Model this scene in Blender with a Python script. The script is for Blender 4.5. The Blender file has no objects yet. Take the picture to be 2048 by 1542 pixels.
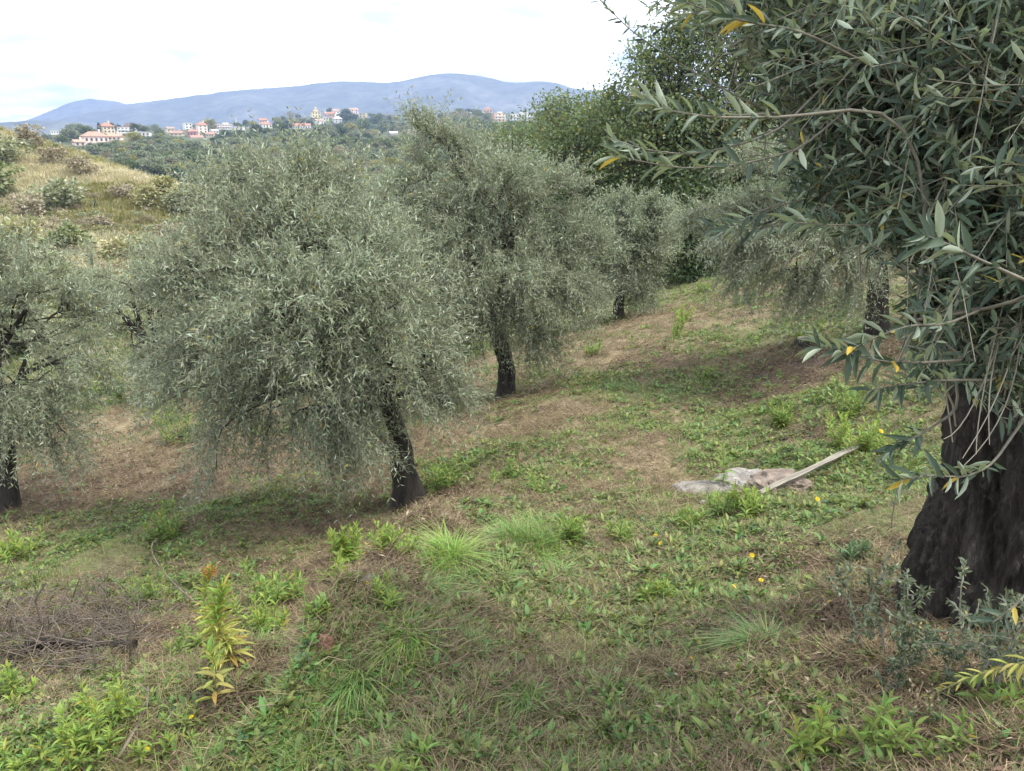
import bpy, math, random
import numpy as np
from mathutils import Matrix, Vector

rng = np.random.default_rng(7)
random.seed(7)
C = bpy.context.scene.collection
S = bpy.context.scene

# ------------------------------------------------------------------ camera, sky, sun, exposure
F = 1547.0
PITCH = math.radians(17.3)
EYE = np.array([0.0, 0.0, 1.6])
cam = bpy.data.cameras.new('camera')
cam.sensor_width = 36.0
cam.lens = F / 2048 * 36.0
cam.clip_start = 0.05
cam.clip_end = 30000
cam_o = bpy.data.objects.new('camera', cam)
C.objects.link(cam_o)
cam_o.location = EYE
cam_o.rotation_euler = (math.radians(90) - PITCH, 0, 0)
S.camera = cam_o

SUN_EL, SUN_AZ = math.radians(60), math.radians(98)      # azimuth from +Y towards +X
W = bpy.data.worlds.new('World')
S.world = W
W.use_nodes = True
nt = W.node_tree
bg = nt.nodes['Background']
sky = nt.nodes.new('ShaderNodeTexSky')
sky.sky_type = 'NISHITA'
sky.sun_disc = False
sky.sun_elevation = SUN_EL
sky.sun_rotation = SUN_AZ
sky.air_density = 1.0
sky.dust_density = 1.5
tc = nt.nodes.new('ShaderNodeTexCoord')
sep = nt.nodes.new('ShaderNodeSeparateXYZ')
nt.links.new(tc.outputs['Generated'], sep.inputs[0])
zz = nt.nodes.new('ShaderNodeMath'); zz.operation = 'ABSOLUTE'
nt.links.new(sep.outputs['Z'], zz.inputs[0])
za = nt.nodes.new('ShaderNodeMath'); za.operation = 'ADD'; za.inputs[1].default_value = 0.16
nt.links.new(zz.outputs[0], za.inputs[0])
dv = nt.nodes.new('ShaderNodeVectorMath'); dv.operation = 'DIVIDE'
nt.links.new(tc.outputs['Generated'], dv.inputs[0])
cmb = nt.nodes.new('ShaderNodeCombineXYZ')
for k in range(3):
    nt.links.new(za.outputs[0], cmb.inputs[k])
nt.links.new(cmb.outputs[0], dv.inputs[1])
nz = nt.nodes.new('ShaderNodeTexNoise')
nz.inputs['Scale'].default_value = 0.75
nz.inputs['Detail'].default_value = 7
nz.inputs['Roughness'].default_value = 0.55
nz.inputs['Distortion'].default_value = 0.4
nt.links.new(dv.outputs[0], nz.inputs['Vector'])
rp = nt.nodes.new('ShaderNodeValToRGB')
rp.color_ramp.elements[0].position = 0.30
rp.color_ramp.elements[1].position = 0.54
nt.links.new(nz.outputs['Fac'], rp.inputs[0])
nz2 = nt.nodes.new('ShaderNodeTexNoise')
nz2.inputs['Scale'].default_value = 1.7
nz2.inputs['Detail'].default_value = 5
nt.links.new(dv.outputs[0], nz2.inputs['Vector'])
rp2 = nt.nodes.new('ShaderNodeValToRGB')
rp2.color_ramp.elements[0].position = 0.35
rp2.color_ramp.elements[0].color = (5.0, 5.5, 6.3, 1)
rp2.color_ramp.elements[1].position = 0.62
rp2.color_ramp.elements[1].color = (14.0, 14.2, 14.2, 1)
nt.links.new(nz2.outputs['Fac'], rp2.inputs[0])
mx = nt.nodes.new('ShaderNodeMix'); mx.data_type = 'RGBA'
cov = nt.nodes.new('ShaderNodeMath'); cov.operation = 'MULTIPLY_ADD'
cov.inputs[1].default_value = 0.55; cov.inputs[2].default_value = 0.42
nt.links.new(rp.outputs[0], cov.inputs[0])
nt.links.new(cov.outputs[0], mx.inputs['Factor'])
nt.links.new(sky.outputs[0], mx.inputs['A'])
nt.links.new(rp2.outputs[0], mx.inputs['B'])
nt.links.new(mx.outputs['Result'], bg.inputs['Color'])
bg.inputs['Strength'].default_value = 0.1

sun = bpy.data.lights.new('sun', 'SUN')
sun.energy = 2.0
sun.angle = math.radians(16)
sun.color = (1.0, 0.95, 0.86)
sun_o = bpy.data.objects.new('sun', sun)
C.objects.link(sun_o)
sd = Vector((math.sin(SUN_AZ) * math.cos(SUN_EL), math.cos(SUN_AZ) * math.cos(SUN_EL), math.sin(SUN_EL)))
sun_o.rotation_euler = (-sd).to_track_quat('-Z', 'Y').to_euler()
sun_o.location = (0, 0, 60)

S.view_settings.view_transform = 'Standard'
S.view_settings.look = 'None'
S.view_settings.gamma = 1
S.view_settings.use_curve_mapping = False
S.view_settings.exposure = 1.5
S.render.engine = 'CYCLES'
cy = S.cycles
cy.max_bounces = 6
cy.diffuse_bounces = 3
cy.glossy_bounces = 2
cy.transmission_bounces = 3
cy.transparent_max_bounces = 4
cy.volume_bounces = 0
cy.use_denoising = True
cy.denoiser = 'OPENIMAGEDENOISE'
cy.denoising_input_passes = 'RGB_ALBEDO_NORMAL'
cy.denoising_prefilter = 'NONE'
cy.caustics_reflective = False
cy.caustics_refractive = False
cy.use_adaptive_sampling = True
cy.adaptive_threshold = 0.008

# ------------------------------------------------------------------ projection helpers
cp, sp = math.cos(PITCH), math.sin(PITCH)

def rays(px, py):
    """directions scaled so that dir.y == 1"""
    px = np.asarray(px, float); py = np.asarray(py, float)
    x = (px - 1024) / F
    y = -(py - 771) / F
    dy = cp + y * sp
    dz = -sp + y * cp
    return np.stack([x / dy, np.ones_like(dy), dz / dy], -1)

def P(px, py, Y):
    return EYE + rays(px, py) * np.asarray(Y, float)[..., None]

def project(p):
    rel = p - EYE
    zc = np.maximum(rel[..., 1] * cp - rel[..., 2] * sp, .05)
    return 1024 + F * rel[..., 0] / zc, 771 - F * (rel[..., 1] * sp + rel[..., 2] * cp) / zc

def ppm(px, py, Y):
    """photo pixels per metre at that point"""
    p = P(px, py, Y) - EYE
    return F / (p[1] * cp - p[2] * sp)

def vnoise(x, y, seed=0):
    xi = np.floor(x).astype(np.int64); yi = np.floor(y).astype(np.int64)
    xf = x - xi; yf = y - yi
    u = xf * xf * (3 - 2 * xf); v = yf * yf * (3 - 2 * yf)
    def h(a, b):
        n = (a * 374761393 + b * 668265263 + seed * 974634617) & 0xffffffff
        n = ((n ^ (n >> 13)) * 1274126177) & 0xffffffff
        n = n ^ (n >> 16)
        return (n & 0xffff) / 65535.0
    return ((h(xi, yi) * (1 - u) + h(xi + 1, yi) * u) * (1 - v) + (h(xi, yi + 1) * (1 - u) + h(xi + 1, yi + 1) * u) * v)

def fbm(x, y, oct=4, seed=0, gain=0.5):
    s = 0; a = 1; t = 0
    for o in range(oct):
        s = s + a * vnoise(x * 2 ** o + 17.3 * o, y * 2 ** o - 9.1 * o, seed + o)
        t += a; a *= gain
    return s / t

def sstep(a, b, x):
    t = np.clip((x - a) / (b - a), 0, 1)
    return t * t * (3 - 2 * t)

# ------------------------------------------------------------------ terrain height function
lip_px = [(1180, 850, 7.2), (1080, 920, 5.9), (980, 1000, 4.75), (900, 1080, 3.95), (820, 1160, 3.35), (740, 1240, 2.85),
          (640, 1330, 2.4), (560, 1430, 2.0), (470, 1542, 1.72), (380, 1700, 1.3)]
LIP = np.array([P(*q)[:2] for q in lip_px])

def seg_dist(x, y, line):
    """signed distance (+ on the left going from the last point to the first) and parameter"""
    best = np.full(x.shape, 1e9); sgn = np.ones_like(best); par = np.zeros_like(best)
    for i in range(len(line) - 1):
        a, b = line[i], line[i + 1]
        ab = b - a; L2 = ab @ ab
        t = np.clip(((x - a[0]) * ab[0] + (y - a[1]) * ab[1]) / L2, 0, 1)
        dx = x - (a[0] + t * ab[0]); dy = y - (a[1] + t * ab[1])
        d = np.hypot(dx, dy)
        cr = ab[0] * (y - a[1]) - ab[1] * (x - a[0])
        m = d < best
        best = np.where(m, d, best); sgn = np.where(m, np.where(cr > 0, -1.0, 1.0), sgn); par = np.where(m, i + t, par)
    return best * sgn, par

BANK = 0.6
bumps = [(1610, 905, 5.6, 0.42, 0.26), (1700, 830, 7.2, 0.6, 0.22), (1480, 760, 8.6, 0.8, -0.15), (1620, 700, 9.0, 0.7, 0.24), (1560, 820, 7.2, .4, .12),
         (160, 1215, 4.2, 0.55, 0.12), (1100, 870, 6.6, 0.8, 0.06), (1500, 1010, 4.4, 0.5, 0.05)]
BW = [(P(a, b, c)[:2], r, h) for a, b, c, r, h in bumps]

def shape_extra(x, y):
    d, par = seg_dist(x, y, LIP)
    wob = (fbm(x * 2.2, y * 2.2, 3, 31) - 0.5) * 0.35
    fade = sstep(0.0, 1.6, par) * (np.hypot(x, y) < 14)
    z = -BANK * sstep(0.0, 0.26, d + wob) * fade * (1 - sstep(1.2, 3.2, d))
    for c, r, h in BW:
        z = z + h * np.exp(-((x - c[0]) ** 2 + (y - c[1]) ** 2) / (r * r))
    # the lower terrace opens in a small hollow under the dead brush
    return z

near_px = [(1230, 1542, 1.75), (1230, 1250, 2.8), (1230, 1100, 3.75), (1230, 1000, 4.8), (1230, 900, 6.3), (1220, 800, 8.6),
           (1200, 700, 12.5), (1235, 640, 17), (815, 1000, 6.8), (15, 1020, 7.5), (100, 1100, 5.8), (400, 1000, 7.2), (300, 900, 9.5),
           (250, 830, 12), (320, 785, 13.5), (1010, 790, 11), (880, 850, 9), (0, 1400, 2.9), (200, 1300, 3.4), (200, 1200, 4.4),
           (500, 1400, 2.5), (450, 1300, 3.2), (600, 1200, 4.0), (650, 1100, 5.0), (0, 1542, 2.2), (2048, 1542, 1.4), (1930, 1230, 2.5),
           (1700, 1450, 1.75), (1700, 1200, 2.8), (1700, 1000, 4.4), (1600, 900, 5.6), (1900, 1000, 4.0), (1600, 800, 7.6),
           (1752, 670, 9.5), (1620, 690, 9.2), (1450, 570, 19), (1600, 620, 12.5), (1320, 610, 18.5), (1900, 640, 9), (2048, 640, 7.5),
           (1024, 1542, 1.74), (600, 1542, 1.8)]
near_xyz = [P(*q) for q in near_px] + [np.array(q, float) for q in [
    (0, 0, 0), (0, -5, .3), (-3, -3, -.5), (-6, -4, -1.2), (6, -3, 1.2), (8, 3, 1.6), (-8, 2, -1.9), (3, 0, .5), (10, 22, -.6), (0, 30, -5),
    (5, 30, -4), (10, 30, -2.5), (12, 14, 1), (-10, 20, -5), (-15, 12, -5), (-20, 25, -10), (0, 22, -3.4), (-6, 17, -4), (16, 8, 3),
    (20, 25, 2), (-20, 0, -6), (-20, -15, -5), (0, -25, 2), (20, -15, 5), (-3, 0, -.45), (30, 10, 5)]]
near_xyz = np.array(near_xyz)

def tps_fit(X, v, lam=0.02):
    n = len(X)
    d = np.linalg.norm(X[:, None] - X[None], axis=-1)
    K = np.where(d > 1e-9, d * d * np.log(np.maximum(d, 1e-9)), 0) + lam * np.eye(n)
    Q = np.hstack([np.ones((n, 1)), X])
    A = np.block([[K, Q], [Q.T, np.zeros((3, 3))]])
    return np.linalg.solve(A, np.concatenate([v, np.zeros(3)]))

nv = near_xyz[:, 2] - shape_extra(near_xyz[:, 0], near_xyz[:, 1])
wn = tps_fit(near_xyz[:, :2], nv, 0.05)

def near_base(x, y):
    out = wn[-3] + wn[-2] * x + wn[-1] * y
    for c, w in zip(near_xyz, wn):
        d2 = (x - c[0]) ** 2 + (y - c[1]) ** 2
        out = out + w * 0.5 * d2 * np.log(np.maximum(d2, 1e-12))
    return out

houses_px = [  # kind, px, base py, width px, wall px, Y, walls, roof, roof kind, windows (cols, rows), yaw, label
    ('villa', 194, 285, 50, 11, 400, 'pink', 'terra', 'hip', (5, 1), .25, 'pink villa with the largest terracotta hip roof, left end of the ridge'),
    ('outbuilding', 161, 291, 21, 6, 385, 'pink', 'terra', 'gable', (2, 1), .2, 'low pink outbuilding just left of the broad terracotta roofed villa'),
    ('house', 229, 280, 26, 6, 410, 'peach', 'terra', 'gable', (3, 1), -.2, 'low peach house with orange roof, right beside the terracotta villa'),
    ('house', 219, 266, 24, 12, 450, 'cream', 'terra', 'hip', (3, 2), .35, 'beige two storey house with red roof above the terracotta villa'),
    ('terraced_house', 254, 267, 38, 12, 470, 'white', 'terra', 'flat', (5, 2), -.15, 'white stepped house with long terraces at the left end of the ridge'),
    ('house', 288, 272, 24, 7, 460, 'white', 'white', 'flat', (3, 1), -.3, 'low white flat roofed house right of the white stepped house'),
    ('house', 110, 268, 15, 6, 700, 'white', 'white', 'flat', (3, 1), .1, 'small white house far left beside the two pale poles'),
    ('house', 342, 264, 16, 6, 650, 'cream', 'terra', 'gable', (2, 1), .2, 'small beige house at the left edge of the middle village'),
    ('house', 352, 271, 26, 4, 600, 'cream', 'terra', 'gable', (3, 1), -.25, 'long low beige house below the small beige one in the middle village'),
    ('house', 378, 257, 16, 10, 720, 'white', 'white', 'flat', (2, 2), .3, 'bright white tall house standing above the pink cube house'),
    ('house', 384, 273, 19, 9, 600, 'red', 'terra', 'hip', (3, 1), -.2, 'deep pink cube shaped house with red roof in the middle village'),
    ('house', 396, 282, 26, 6, 580, 'peach', 'terra', 'gable', (4, 1), .2, 'low pale house with white columns, lowest in the middle village'),
    ('house', 407, 266, 20, 15, 660, 'peach', 'terra', 'hip', (2, 3), .3, 'tall peach house with terracotta roof in the middle village'),
    ('house', 420, 274, 18, 5, 600, 'cream', 'terra', 'gable', (3, 1), -.3, 'low cream house just right of and below the tall peach house'),
    ('house', 432, 267, 13, 5, 640, 'white', 'white', 'gable', (2, 1), .4, 'small white gabled house between tall peach house and long brick block'),
    ('apartment_block', 450, 259, 32, 9, 720, 'salmon', 'white', 'flat', (6, 2), .1, 'long salmon coloured block with pale flat roof in the middle village'),
    ('house', 478, 261, 19, 7, 700, 'white', 'white', 'flat', (2, 1), -.2, 'white box shaped house right of the long salmon block'),
    ('house', 527, 246, 17, 5, 820, 'salmon', 'terra', 'gable', (3, 1), .1, 'small red roofed house on the slope, upper one of two'),
    ('house', 535, 256, 21, 7, 780, 'white', 'terra', 'hip', (3, 1), .35, 'white hip roofed house on the slope, lower one of two'),
    ('row_house', 603, 258, 38, 6, 800, 'white', 'terra', 'gable', (7, 1), -.12, 'long white row house under the yellow church'),
    ('house', 641, 248, 18, 6, 830, 'white', 'terra', 'gable', (2, 1), .5, 'white gabled house joined to the upper end of the row house'),
    ('house', 652, 241, 12, 6, 850, 'white', 'white', 'flat', (2, 1), .2, 'small white house right below the yellow church'),
    ('house', 659, 235, 22, 7, 880, 'salmon', 'terra', 'gable', (4, 1), -.1, 'long rose house right of the yellow church'),
    ('house', 673, 228, 14, 6, 900, 'white', 'terra', 'gable', (2, 1), .3, 'white house on the crest right of the long rose house'),
    ('house', 677, 246, 18, 8, 840, 'pale', 'white', 'hip', (2, 2), .3, 'pale grey house half hidden in trees below the crest'),
    ('house', 709, 228, 18, 8, 900, 'pink', 'terra', 'gable', (2, 2), .2, 'rose house on the crest at the right end of the hilltop village'),
    ('house', 725, 236, 14, 9, 870, 'cream', 'white', 'flat', (2, 2), -.3, 'cream house stepping down at the right end of the hilltop village'),
    ('house', 832, 247, 25, 12, 850, 'orange', 'terra', 'gable', (3, 2), -.3, 'orange house with bright walls left of the tall olive shoots'),
    ('apartment_block', 862, 246, 28, 15, 870, 'white', 'white', 'flat', (4, 3), .2, 'white apartment block behind the tall olive shoots'),
    ('house', 826, 268, 16, 5, 650, 'white', 'terra', 'gable', (2, 1), .3, 'small red roofed house alone on the wooded slope'),
    ('house', 976, 226, 20, 6, 900, 'salmon', 'terra', 'hip', (3, 1), .2, 'small salmon house on the wooded knoll at the right'),
    ('apartment_block', 1000, 244, 28, 16, 850, 'orange', 'white', 'flat', (3, 3), .45, 'orange block with white balconies at the right of the ridge'),
    ('apartment_block', 1043, 241, 50, 12, 860, 'white', 'white', 'flat', (8, 2), .05, 'long white apartment block beside the orange balcony block'),
    ('greenhouse', 788, 270, 17, 3, 640, 'pale', 'white', 'gable', (0, 0), .1, 'low pale greenhouse roof on the wooded slope'),
    ('church', 633, 235, 19, 11, 880, 'yellow', 'terra', 'church', (3, 2), .15, 'yellow church with a raised middle and belfry on the hilltop'),
]
far_px = [(0, 262, 95), (100, 300, 90), (200, 335, 85), (300, 365, 80), (370, 400, 75), (430, 480, 65), (0, 400, 70), (0, 480, 50), (150, 420, 65),
          (250, 470, 60), (300, 500, 52), (100, 540, 42), (300, 560, 42), (200, 620, 32), (-150, 230, 100), (-150, 350, 75), (-150, 480, 48),
          (0, 300, 150), (200, 365, 140), (370, 420, 130), (-200, 290, 150), (500, 470, 62), (450, 540, 45),
          (80, 290, 420), (300, 302, 330), (250, 312, 290), (350, 350, 220), (430, 400, 170), (550, 300, 400), (550, 262, 620), (640, 240, 850),
          (730, 300, 370), (730, 350, 250), (740, 400, 160), (740, 450, 95), (600, 450, 95), (900, 300, 320), (1000, 300, 300), (1000, 380, 130),
          (1000, 430, 70), (950, 228, 880), (1150, 240, 860), (1300, 240, 850), (1500, 232, 850), (2000, 225, 850), (1300, 330, 220), (1500, 330, 200),
          (1300, 420, 60), (1600, 400, 70), (2000, 380, 70), (2000, 300, 220), (150, 288, 430), (300, 275, 480), (770, 246, 850), (560, 262, 500), (20, 285, 500),
          (650, 500, 60), (850, 480, 60), (-300, 280, 500), (-600, 270, 500)]
far_px += [(h[1], h[2] + 1, h[5]) for h in houses_px]
fx = [P(*q) for q in far_px]
for a in range(-60, 61, 12):          # tie the far field to the near one
    r = 24.0
    x, y = r * math.sin(math.radians(a)), r * math.cos(math.radians(a))
    fx.append(np.array([x, y, float(near_base(np.array(x), np.array(y)))]))
for a in range(0, 360, 15):
    aa = (a + 180) % 360 - 180
    if abs(aa) <= 50:
        for r, z in [(1300, -35), (2200, -60), (4500, -70)]:
            fx.append(np.array([r * math.sin(math.radians(aa)), r * math.cos(math.radians(aa)), z]))
    else:
        side = 1 if aa > 0 else -1
        for r, z in [(26, 4 if side > 0 else -7), (90, 12 if side > 0 else -10), (350, 20 if side > 0 else -25), (1300, -30), (4500, -70)]:
            fx.append(np.array([r * math.sin(math.radians(aa)), r * math.cos(math.radians(aa)), z]))
fx = np.array(fx)

def feat(x, y):
    r = np.maximum(np.hypot(x, y), 1e-3)
    return np.stack([2.6 * x / r, 2.6 * y / r, np.log(r)], -1), r

ffeat, fr = feat(fx[:, 0], fx[:, 1])
fval = (fx[:, 2] - 1.6) / fr
_n = len(fx)
_K = np.linalg.norm(ffeat[:, None] - ffeat[None], axis=-1) + 0.002 * np.eye(_n)
_Q = np.hstack([np.ones((_n, 1)), ffeat])
wf = np.linalg.solve(np.block([[_K, _Q], [_Q.T, np.zeros((4, 4))]]), np.concatenate([fval, np.zeros(4)]))

def far_base(x, y):
    f, r = feat(x, y)
    out = wf[-4] + f @ wf[-3:]
    for c, w in zip(ffeat, wf):
        out = out + w * np.sqrt(((f - c) ** 2).sum(-1))
    return out * r + 1.6

def H(x, y):
    x = np.atleast_1d(np.asarray(x, float)); y = np.atleast_1d(np.asarray(y, float))
    r = np.hypot(x, y)
    b = sstep(20, 34, r)
    out = np.zeros_like(x)
    m = b < 1
    if m.any():
        xm, ym = x[m], y[m]
        z = near_base(xm, ym) + shape_extra(xm, ym)
        z = z + (fbm(xm * 1.1, ym * 1.1, 3, 5) - .5) * 0.20 + (fbm(xm * 6, ym * 6, 3, 9) - .5) * 0.12
        out[m] += z * (1 - b[m])
    m = b > 0
    if m.any():
        xm, ym = x[m], y[m]; rm = r[m]
        z = far_base(xm, ym) + (fbm(xm / 14, ym / 14, 4, 21) - .5) * np.clip(rm / 60, 0, 2.2)
        out[m] += z * b[m]
    return out

def hit(px, py, y0=0.9, y1=1400, n=240):
    """first ground point seen along pixels"""
    px = np.atleast_1d(np.asarray(px, float)); py = np.atleast_1d(np.asarray(py, float))
    d = rays(px, py)
    Ys = np.geomspace(y0, y1, n)
    pts = EYE + d[:, None, :] * Ys[None, :, None]
    h = H(pts[..., 0].ravel(), pts[..., 1].ravel()).reshape(pts.shape[:2])
    below = pts[..., 2] < h
    k = np.where(below.any(1), below.argmax(1), n - 1)
    k = np.maximum(k, 1)
    i = np.arange(len(px))
    a0 = pts[i, k - 1, 2] - h[i, k - 1]; a1 = pts[i, k, 2] - h[i, k]
    t = np.clip(a0 / np.where(np.abs(a0 - a1) < 1e-9, 1e-9, a0 - a1), 0, 1)
    Y = Ys[k - 1] + (Ys[k] - Ys[k - 1]) * t
    p = EYE + d * Y[:, None]
    p[:, 2] = H(p[:, 0], p[:, 1])
    return p, below.any(1)

def hit1(px, py, **k):
    return hit([px], [py], **k)[0][0]

# ------------------------------------------------------------------ mesh helpers
class Buf:
    def __init__(s):
        s.v = []; s.f3 = []; s.f4 = []; s.m3 = []; s.m4 = []; s.n = 0
    def add(s, v, f, m=0):
        v = np.asarray(v, float).reshape(-1, 3); f = np.asarray(f, np.int64)
        if len(f) == 0:
            return
        s.v.append(v)
        if f.shape[1] == 3:
            s.f3.append(f + s.n); s.m3.append(np.full(len(f), m))
        else:
            s.f4.append(f + s.n); s.m4.append(np.full(len(f), m))
        s.n += len(v)
    def mesh(s, name, mats, smooth=False):
        me = bpy.data.meshes.new(name)
        v = np.concatenate(s.v) if s.v else np.zeros((0, 3))
        f3 = np.concatenate(s.f3) if s.f3 else np.zeros((0, 3), np.int64)
        f4 = np.concatenate(s.f4) if s.f4 else np.zeros((0, 4), np.int64)
        m = np.concatenate((s.m3 or [np.zeros(0)]) + (s.m4 or [np.zeros(0)]))
        me.vertices.add(len(v)); me.vertices.foreach_set('co', v.astype(np.float32).ravel())
        li = np.concatenate([f3.ravel(), f4.ravel()]).astype(np.int32)
        me.loops.add(len(li)); me.loops.foreach_set('vertex_index', li)
        n3, n4 = len(f3), len(f4)
        st = np.concatenate([np.arange(n3) * 3, n3 * 3 + np.arange(n4) * 4]).astype(np.int32)
        me.polygons.add(n3 + n4)
        me.polygons.foreach_set('loop_start', st)
        for mt in (mats if isinstance(mats, (list, tuple)) else [mats]):
            me.materials.append(mt)
        me.polygons.foreach_set('material_index', m.astype(np.int32))
        me.polygons.foreach_set('use_smooth', np.full(n3 + n4, bool(smooth)))
        me.update(calc_edges=True)
        return me

def link(name, data, parent=None, label=None, cat=None, group=None, kind=None, loc=None):
    o = bpy.data.objects.new(name, data)
    C.objects.link(o)
    if parent is not None:
        o.parent = parent
    if loc is not None:
        o.location = loc
    for k, v in (('label', label), ('category', cat), ('group', group), ('kind', kind)):
        if v:
            o[k] = v
    return o

def norm(v):
    return v / np.maximum(np.linalg.norm(v, axis=-1, keepdims=True), 1e-9)

def tube(buf, pts, rad, sides=6, m=0, cap=True, rough=0.0, seed=0, flute=0.0):
    pts = np.asarray(pts, float); n = len(pts)
    rad = np.broadcast_to(np.asarray(rad, float), (n,))
    tan = norm(np.gradient(pts, axis=0))
    ref = np.array([0.31, 0.87, 0.38]) if abs(tan[0] @ np.array([0.31, 0.87, 0.38])) < .9 else np.array([1., 0, 0])
    u = norm(np.cross(tan, ref)); w = np.cross(tan, u)
    a = np.arange(sides) / sides * 2 * np.pi
    rr = rad[:, None] * np.ones(sides)[None]
    if rough:
        A, B = np.meshgrid(np.arange(sides) * 1.0, np.arange(n) * 0.8 * (46 / max(n, 46)))
        lob = 1 + rough * (vnoise(np.cos(a)[None] * 1.6 + 9 + seed + 0 * B, np.sin(a)[None] * 1.6 + B * .25, seed) - .5) * 1.6 + rough * (vnoise(A * .9, B * .6, seed + 3) - .5)
        if flute:
            aa_ = np.broadcast_to(a[None], A.shape)
            tw = B * .05 + .5 * (vnoise(np.cos(aa_) * 2 + 5, np.sin(aa_) * 2 + B * .12, seed + 9) - .5)
            fl_ = 1 - np.abs(2 * vnoise(np.cos(aa_ + tw) * 5.5 + 20, np.sin(aa_ + tw) * 5.5 + B * .10, seed + 11) - 1)
            lob = lob + flute * (fl_ - .6) + flute * .6 * (vnoise(np.cos(aa_ + tw) * 14 + 40, np.sin(aa_ + tw) * 14 + B * .3, seed + 12) - .5)
        rr = rr * lob
    v = pts[:, None] + (np.cos(a)[None, :, None] * u[:, None] + np.sin(a)[None, :, None] * w[:, None]) * rr[..., None]
    i, j = np.meshgrid(np.arange(n - 1), np.arange(sides), indexing='ij')
    k = (j + 1) % sides
    f = np.stack([i * sides + j, i * sides + k, (i + 1) * sides + k, (i + 1) * sides + j], -1).reshape(-1, 4)
    v = v.reshape(-1, 3)
    buf.add(v, f, m)
    if cap:
        top = np.vstack([v[-sides:], pts[-1:]])
        buf.add(top, [[q, (q + 1) % sides, sides] for q in range(sides)], m)

def tubes(buf, pts, rad, sides=3, m=0):
    """many tubes of equal point count: pts (n,k,3) rad (n,k)"""
    n, k, _ = pts.shape
    tan = norm(np.gradient(pts, axis=1))
    ref = norm(rng.normal(size=(n, 1, 3)) + 1e-3)
    u = norm(np.cross(tan, ref)); w = np.cross(tan, u)
    a = np.arange(sides) / sides * 2 * np.pi
    v = pts[:, :, None] + (np.cos(a)[None, None, :, None] * u[:, :, None] + np.sin(a)[None, None, :, None] * w[:, :, None]) * rad[:, :, None, None]
    T, i, j = np.meshgrid(np.arange(n), np.arange(k - 1), np.arange(sides), indexing='ij')
    q = (j + 1) % sides
    b = T * k * sides
    f = np.stack([b + i * sides + j, b + i * sides + q, b + (i + 1) * sides + q, b + (i + 1) * sides + j], -1).reshape(-1, 4)
    buf.add(v.reshape(-1, 3), f, m)

def kite_leaves(buf, b, d, nr, L, Wd, m=0, fold=0.25, mid=0.45):
    """folded four point leaves"""
    n = len(b)
    d = norm(d); s = norm(np.cross(nr, d)); nr = np.cross(d, s)
    L = np.broadcast_to(L, (n,))[:, None]; Wd = np.broadcast_to(Wd, (n,))[:, None]
    c = b + d * L * mid + nr * Wd * fold
    v = np.stack([b, c + s * Wd * .5, b + d * L, c - s * Wd * .5], 1).reshape(-1, 3)
    i = np.arange(n)[:, None] * 4
    f = np.concatenate([i + np.array([[0, 2, 1]]), i + np.array([[0, 3, 2]])])
    buf.add(v, f, m)

LS = np.array([0, .12, .3, .55, .8, 1.0]); LW = np.array([.05, .5, .88, 1.0, .62, .02])

def leaf_strip(L=1, Wd=1, curl=0.12, fold=0.18, s=LS, w=LW):
    """one long leaf in its own frame: along +X, width on Y, face up +Z"""
    v = []; f = []
    for k, (a, b) in enumerate(zip(s, w)):
        z = -curl * a * a
        v += [(a * L, b * Wd / 2, z + fold * b * Wd / 2), (a * L, 0, z), (a * L, -b * Wd / 2, z + fold * b * Wd / 2)]
        if k:
            o = 3 * k
            f += [(o - 3, o - 2, o + 1, o), (o - 2, o - 1, o + 2, o + 1)]
    return np.array(v), np.array(f)

def strip_leaves(buf, b, d, nr, L, Wd, m=0, curl=.12, fold=.25):
    v0, f0 = leaf_strip(1, 1, 0, 0, (0, .25, .62, 1.0), (.06, .85, .95, .02))
    n = len(b)
    d = norm(d); s = norm(np.cross(nr, d)); nr = np.cross(d, s)
    L = np.broadcast_to(L, (n,))[:, None, None]; Wd = np.broadcast_to(Wd, (n,))[:, None, None]
    cu = rng.uniform(-.3, 1.6, (n, 1, 1)) * curl
    x = v0[None, :, 0:1]; y = v0[None, :, 1:2]
    v = b[:, None] + d[:, None] * x * L + s[:, None] * y * Wd + nr[:, None] * (np.abs(y) * Wd * fold * 2 - cu * x * x * L)
    f = (np.arange(n)[:, None, None] * len(v0) + f0[None]).reshape(-1, 4)
    buf.add(v.reshape(-1, 3), f, m)

def leaf_matrix(b, d, nr, L, Wd):
    d = norm(d); s = norm(np.cross(nr, d)); n2 = np.cross(d, s)
    M = np.eye(4); M[:3, 0] = d * L; M[:3, 1] = s * Wd; M[:3, 2] = n2 * L; M[:3, 3] = b
    return Matrix(M.tolist())

def box(buf, c, size, R=None, m=0):
    h = np.array(size) / 2
    v = np.array([[x, y, z] for z in (-1, 1) for y in (-1, 1) for x in (-1, 1)]) * h
    if R is not None:
        v = v @ np.asarray(R).T
    buf.add(v + np.array(c), [[0, 2, 3, 1], [4, 5, 7, 6], [0, 1, 5, 4], [2, 6, 7, 3], [0, 4, 6, 2], [1, 3, 7, 5]], m)

# ------------------------------------------------------------------ materials
def mat(name):
    m = bpy.data.materials.new(name)
    m.use_nodes = True
    n = m.node_tree
    return m, n, n.nodes['Principled BSDF']

def N(n, t, **kw):
    q = n.nodes.new(t)
    for k, v in kw.items():
        setattr(q, k, v)
    return q

def mixrgb(n, fac, a, b, blend='MIX'):
    q = N(n, 'ShaderNodeMix', data_type='RGBA', blend_type=blend)
    for sock, val in (('Factor', fac), ('A', a), ('B', b)):
        if hasattr(val, 'links'):
            n.links.new(val, q.inputs[sock])
        elif isinstance(val, (int, float)):
            q.inputs[sock].default_value = val
        else:
            q.inputs[sock].default_value = (*val, 1)
    return q.outputs['Result']

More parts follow.
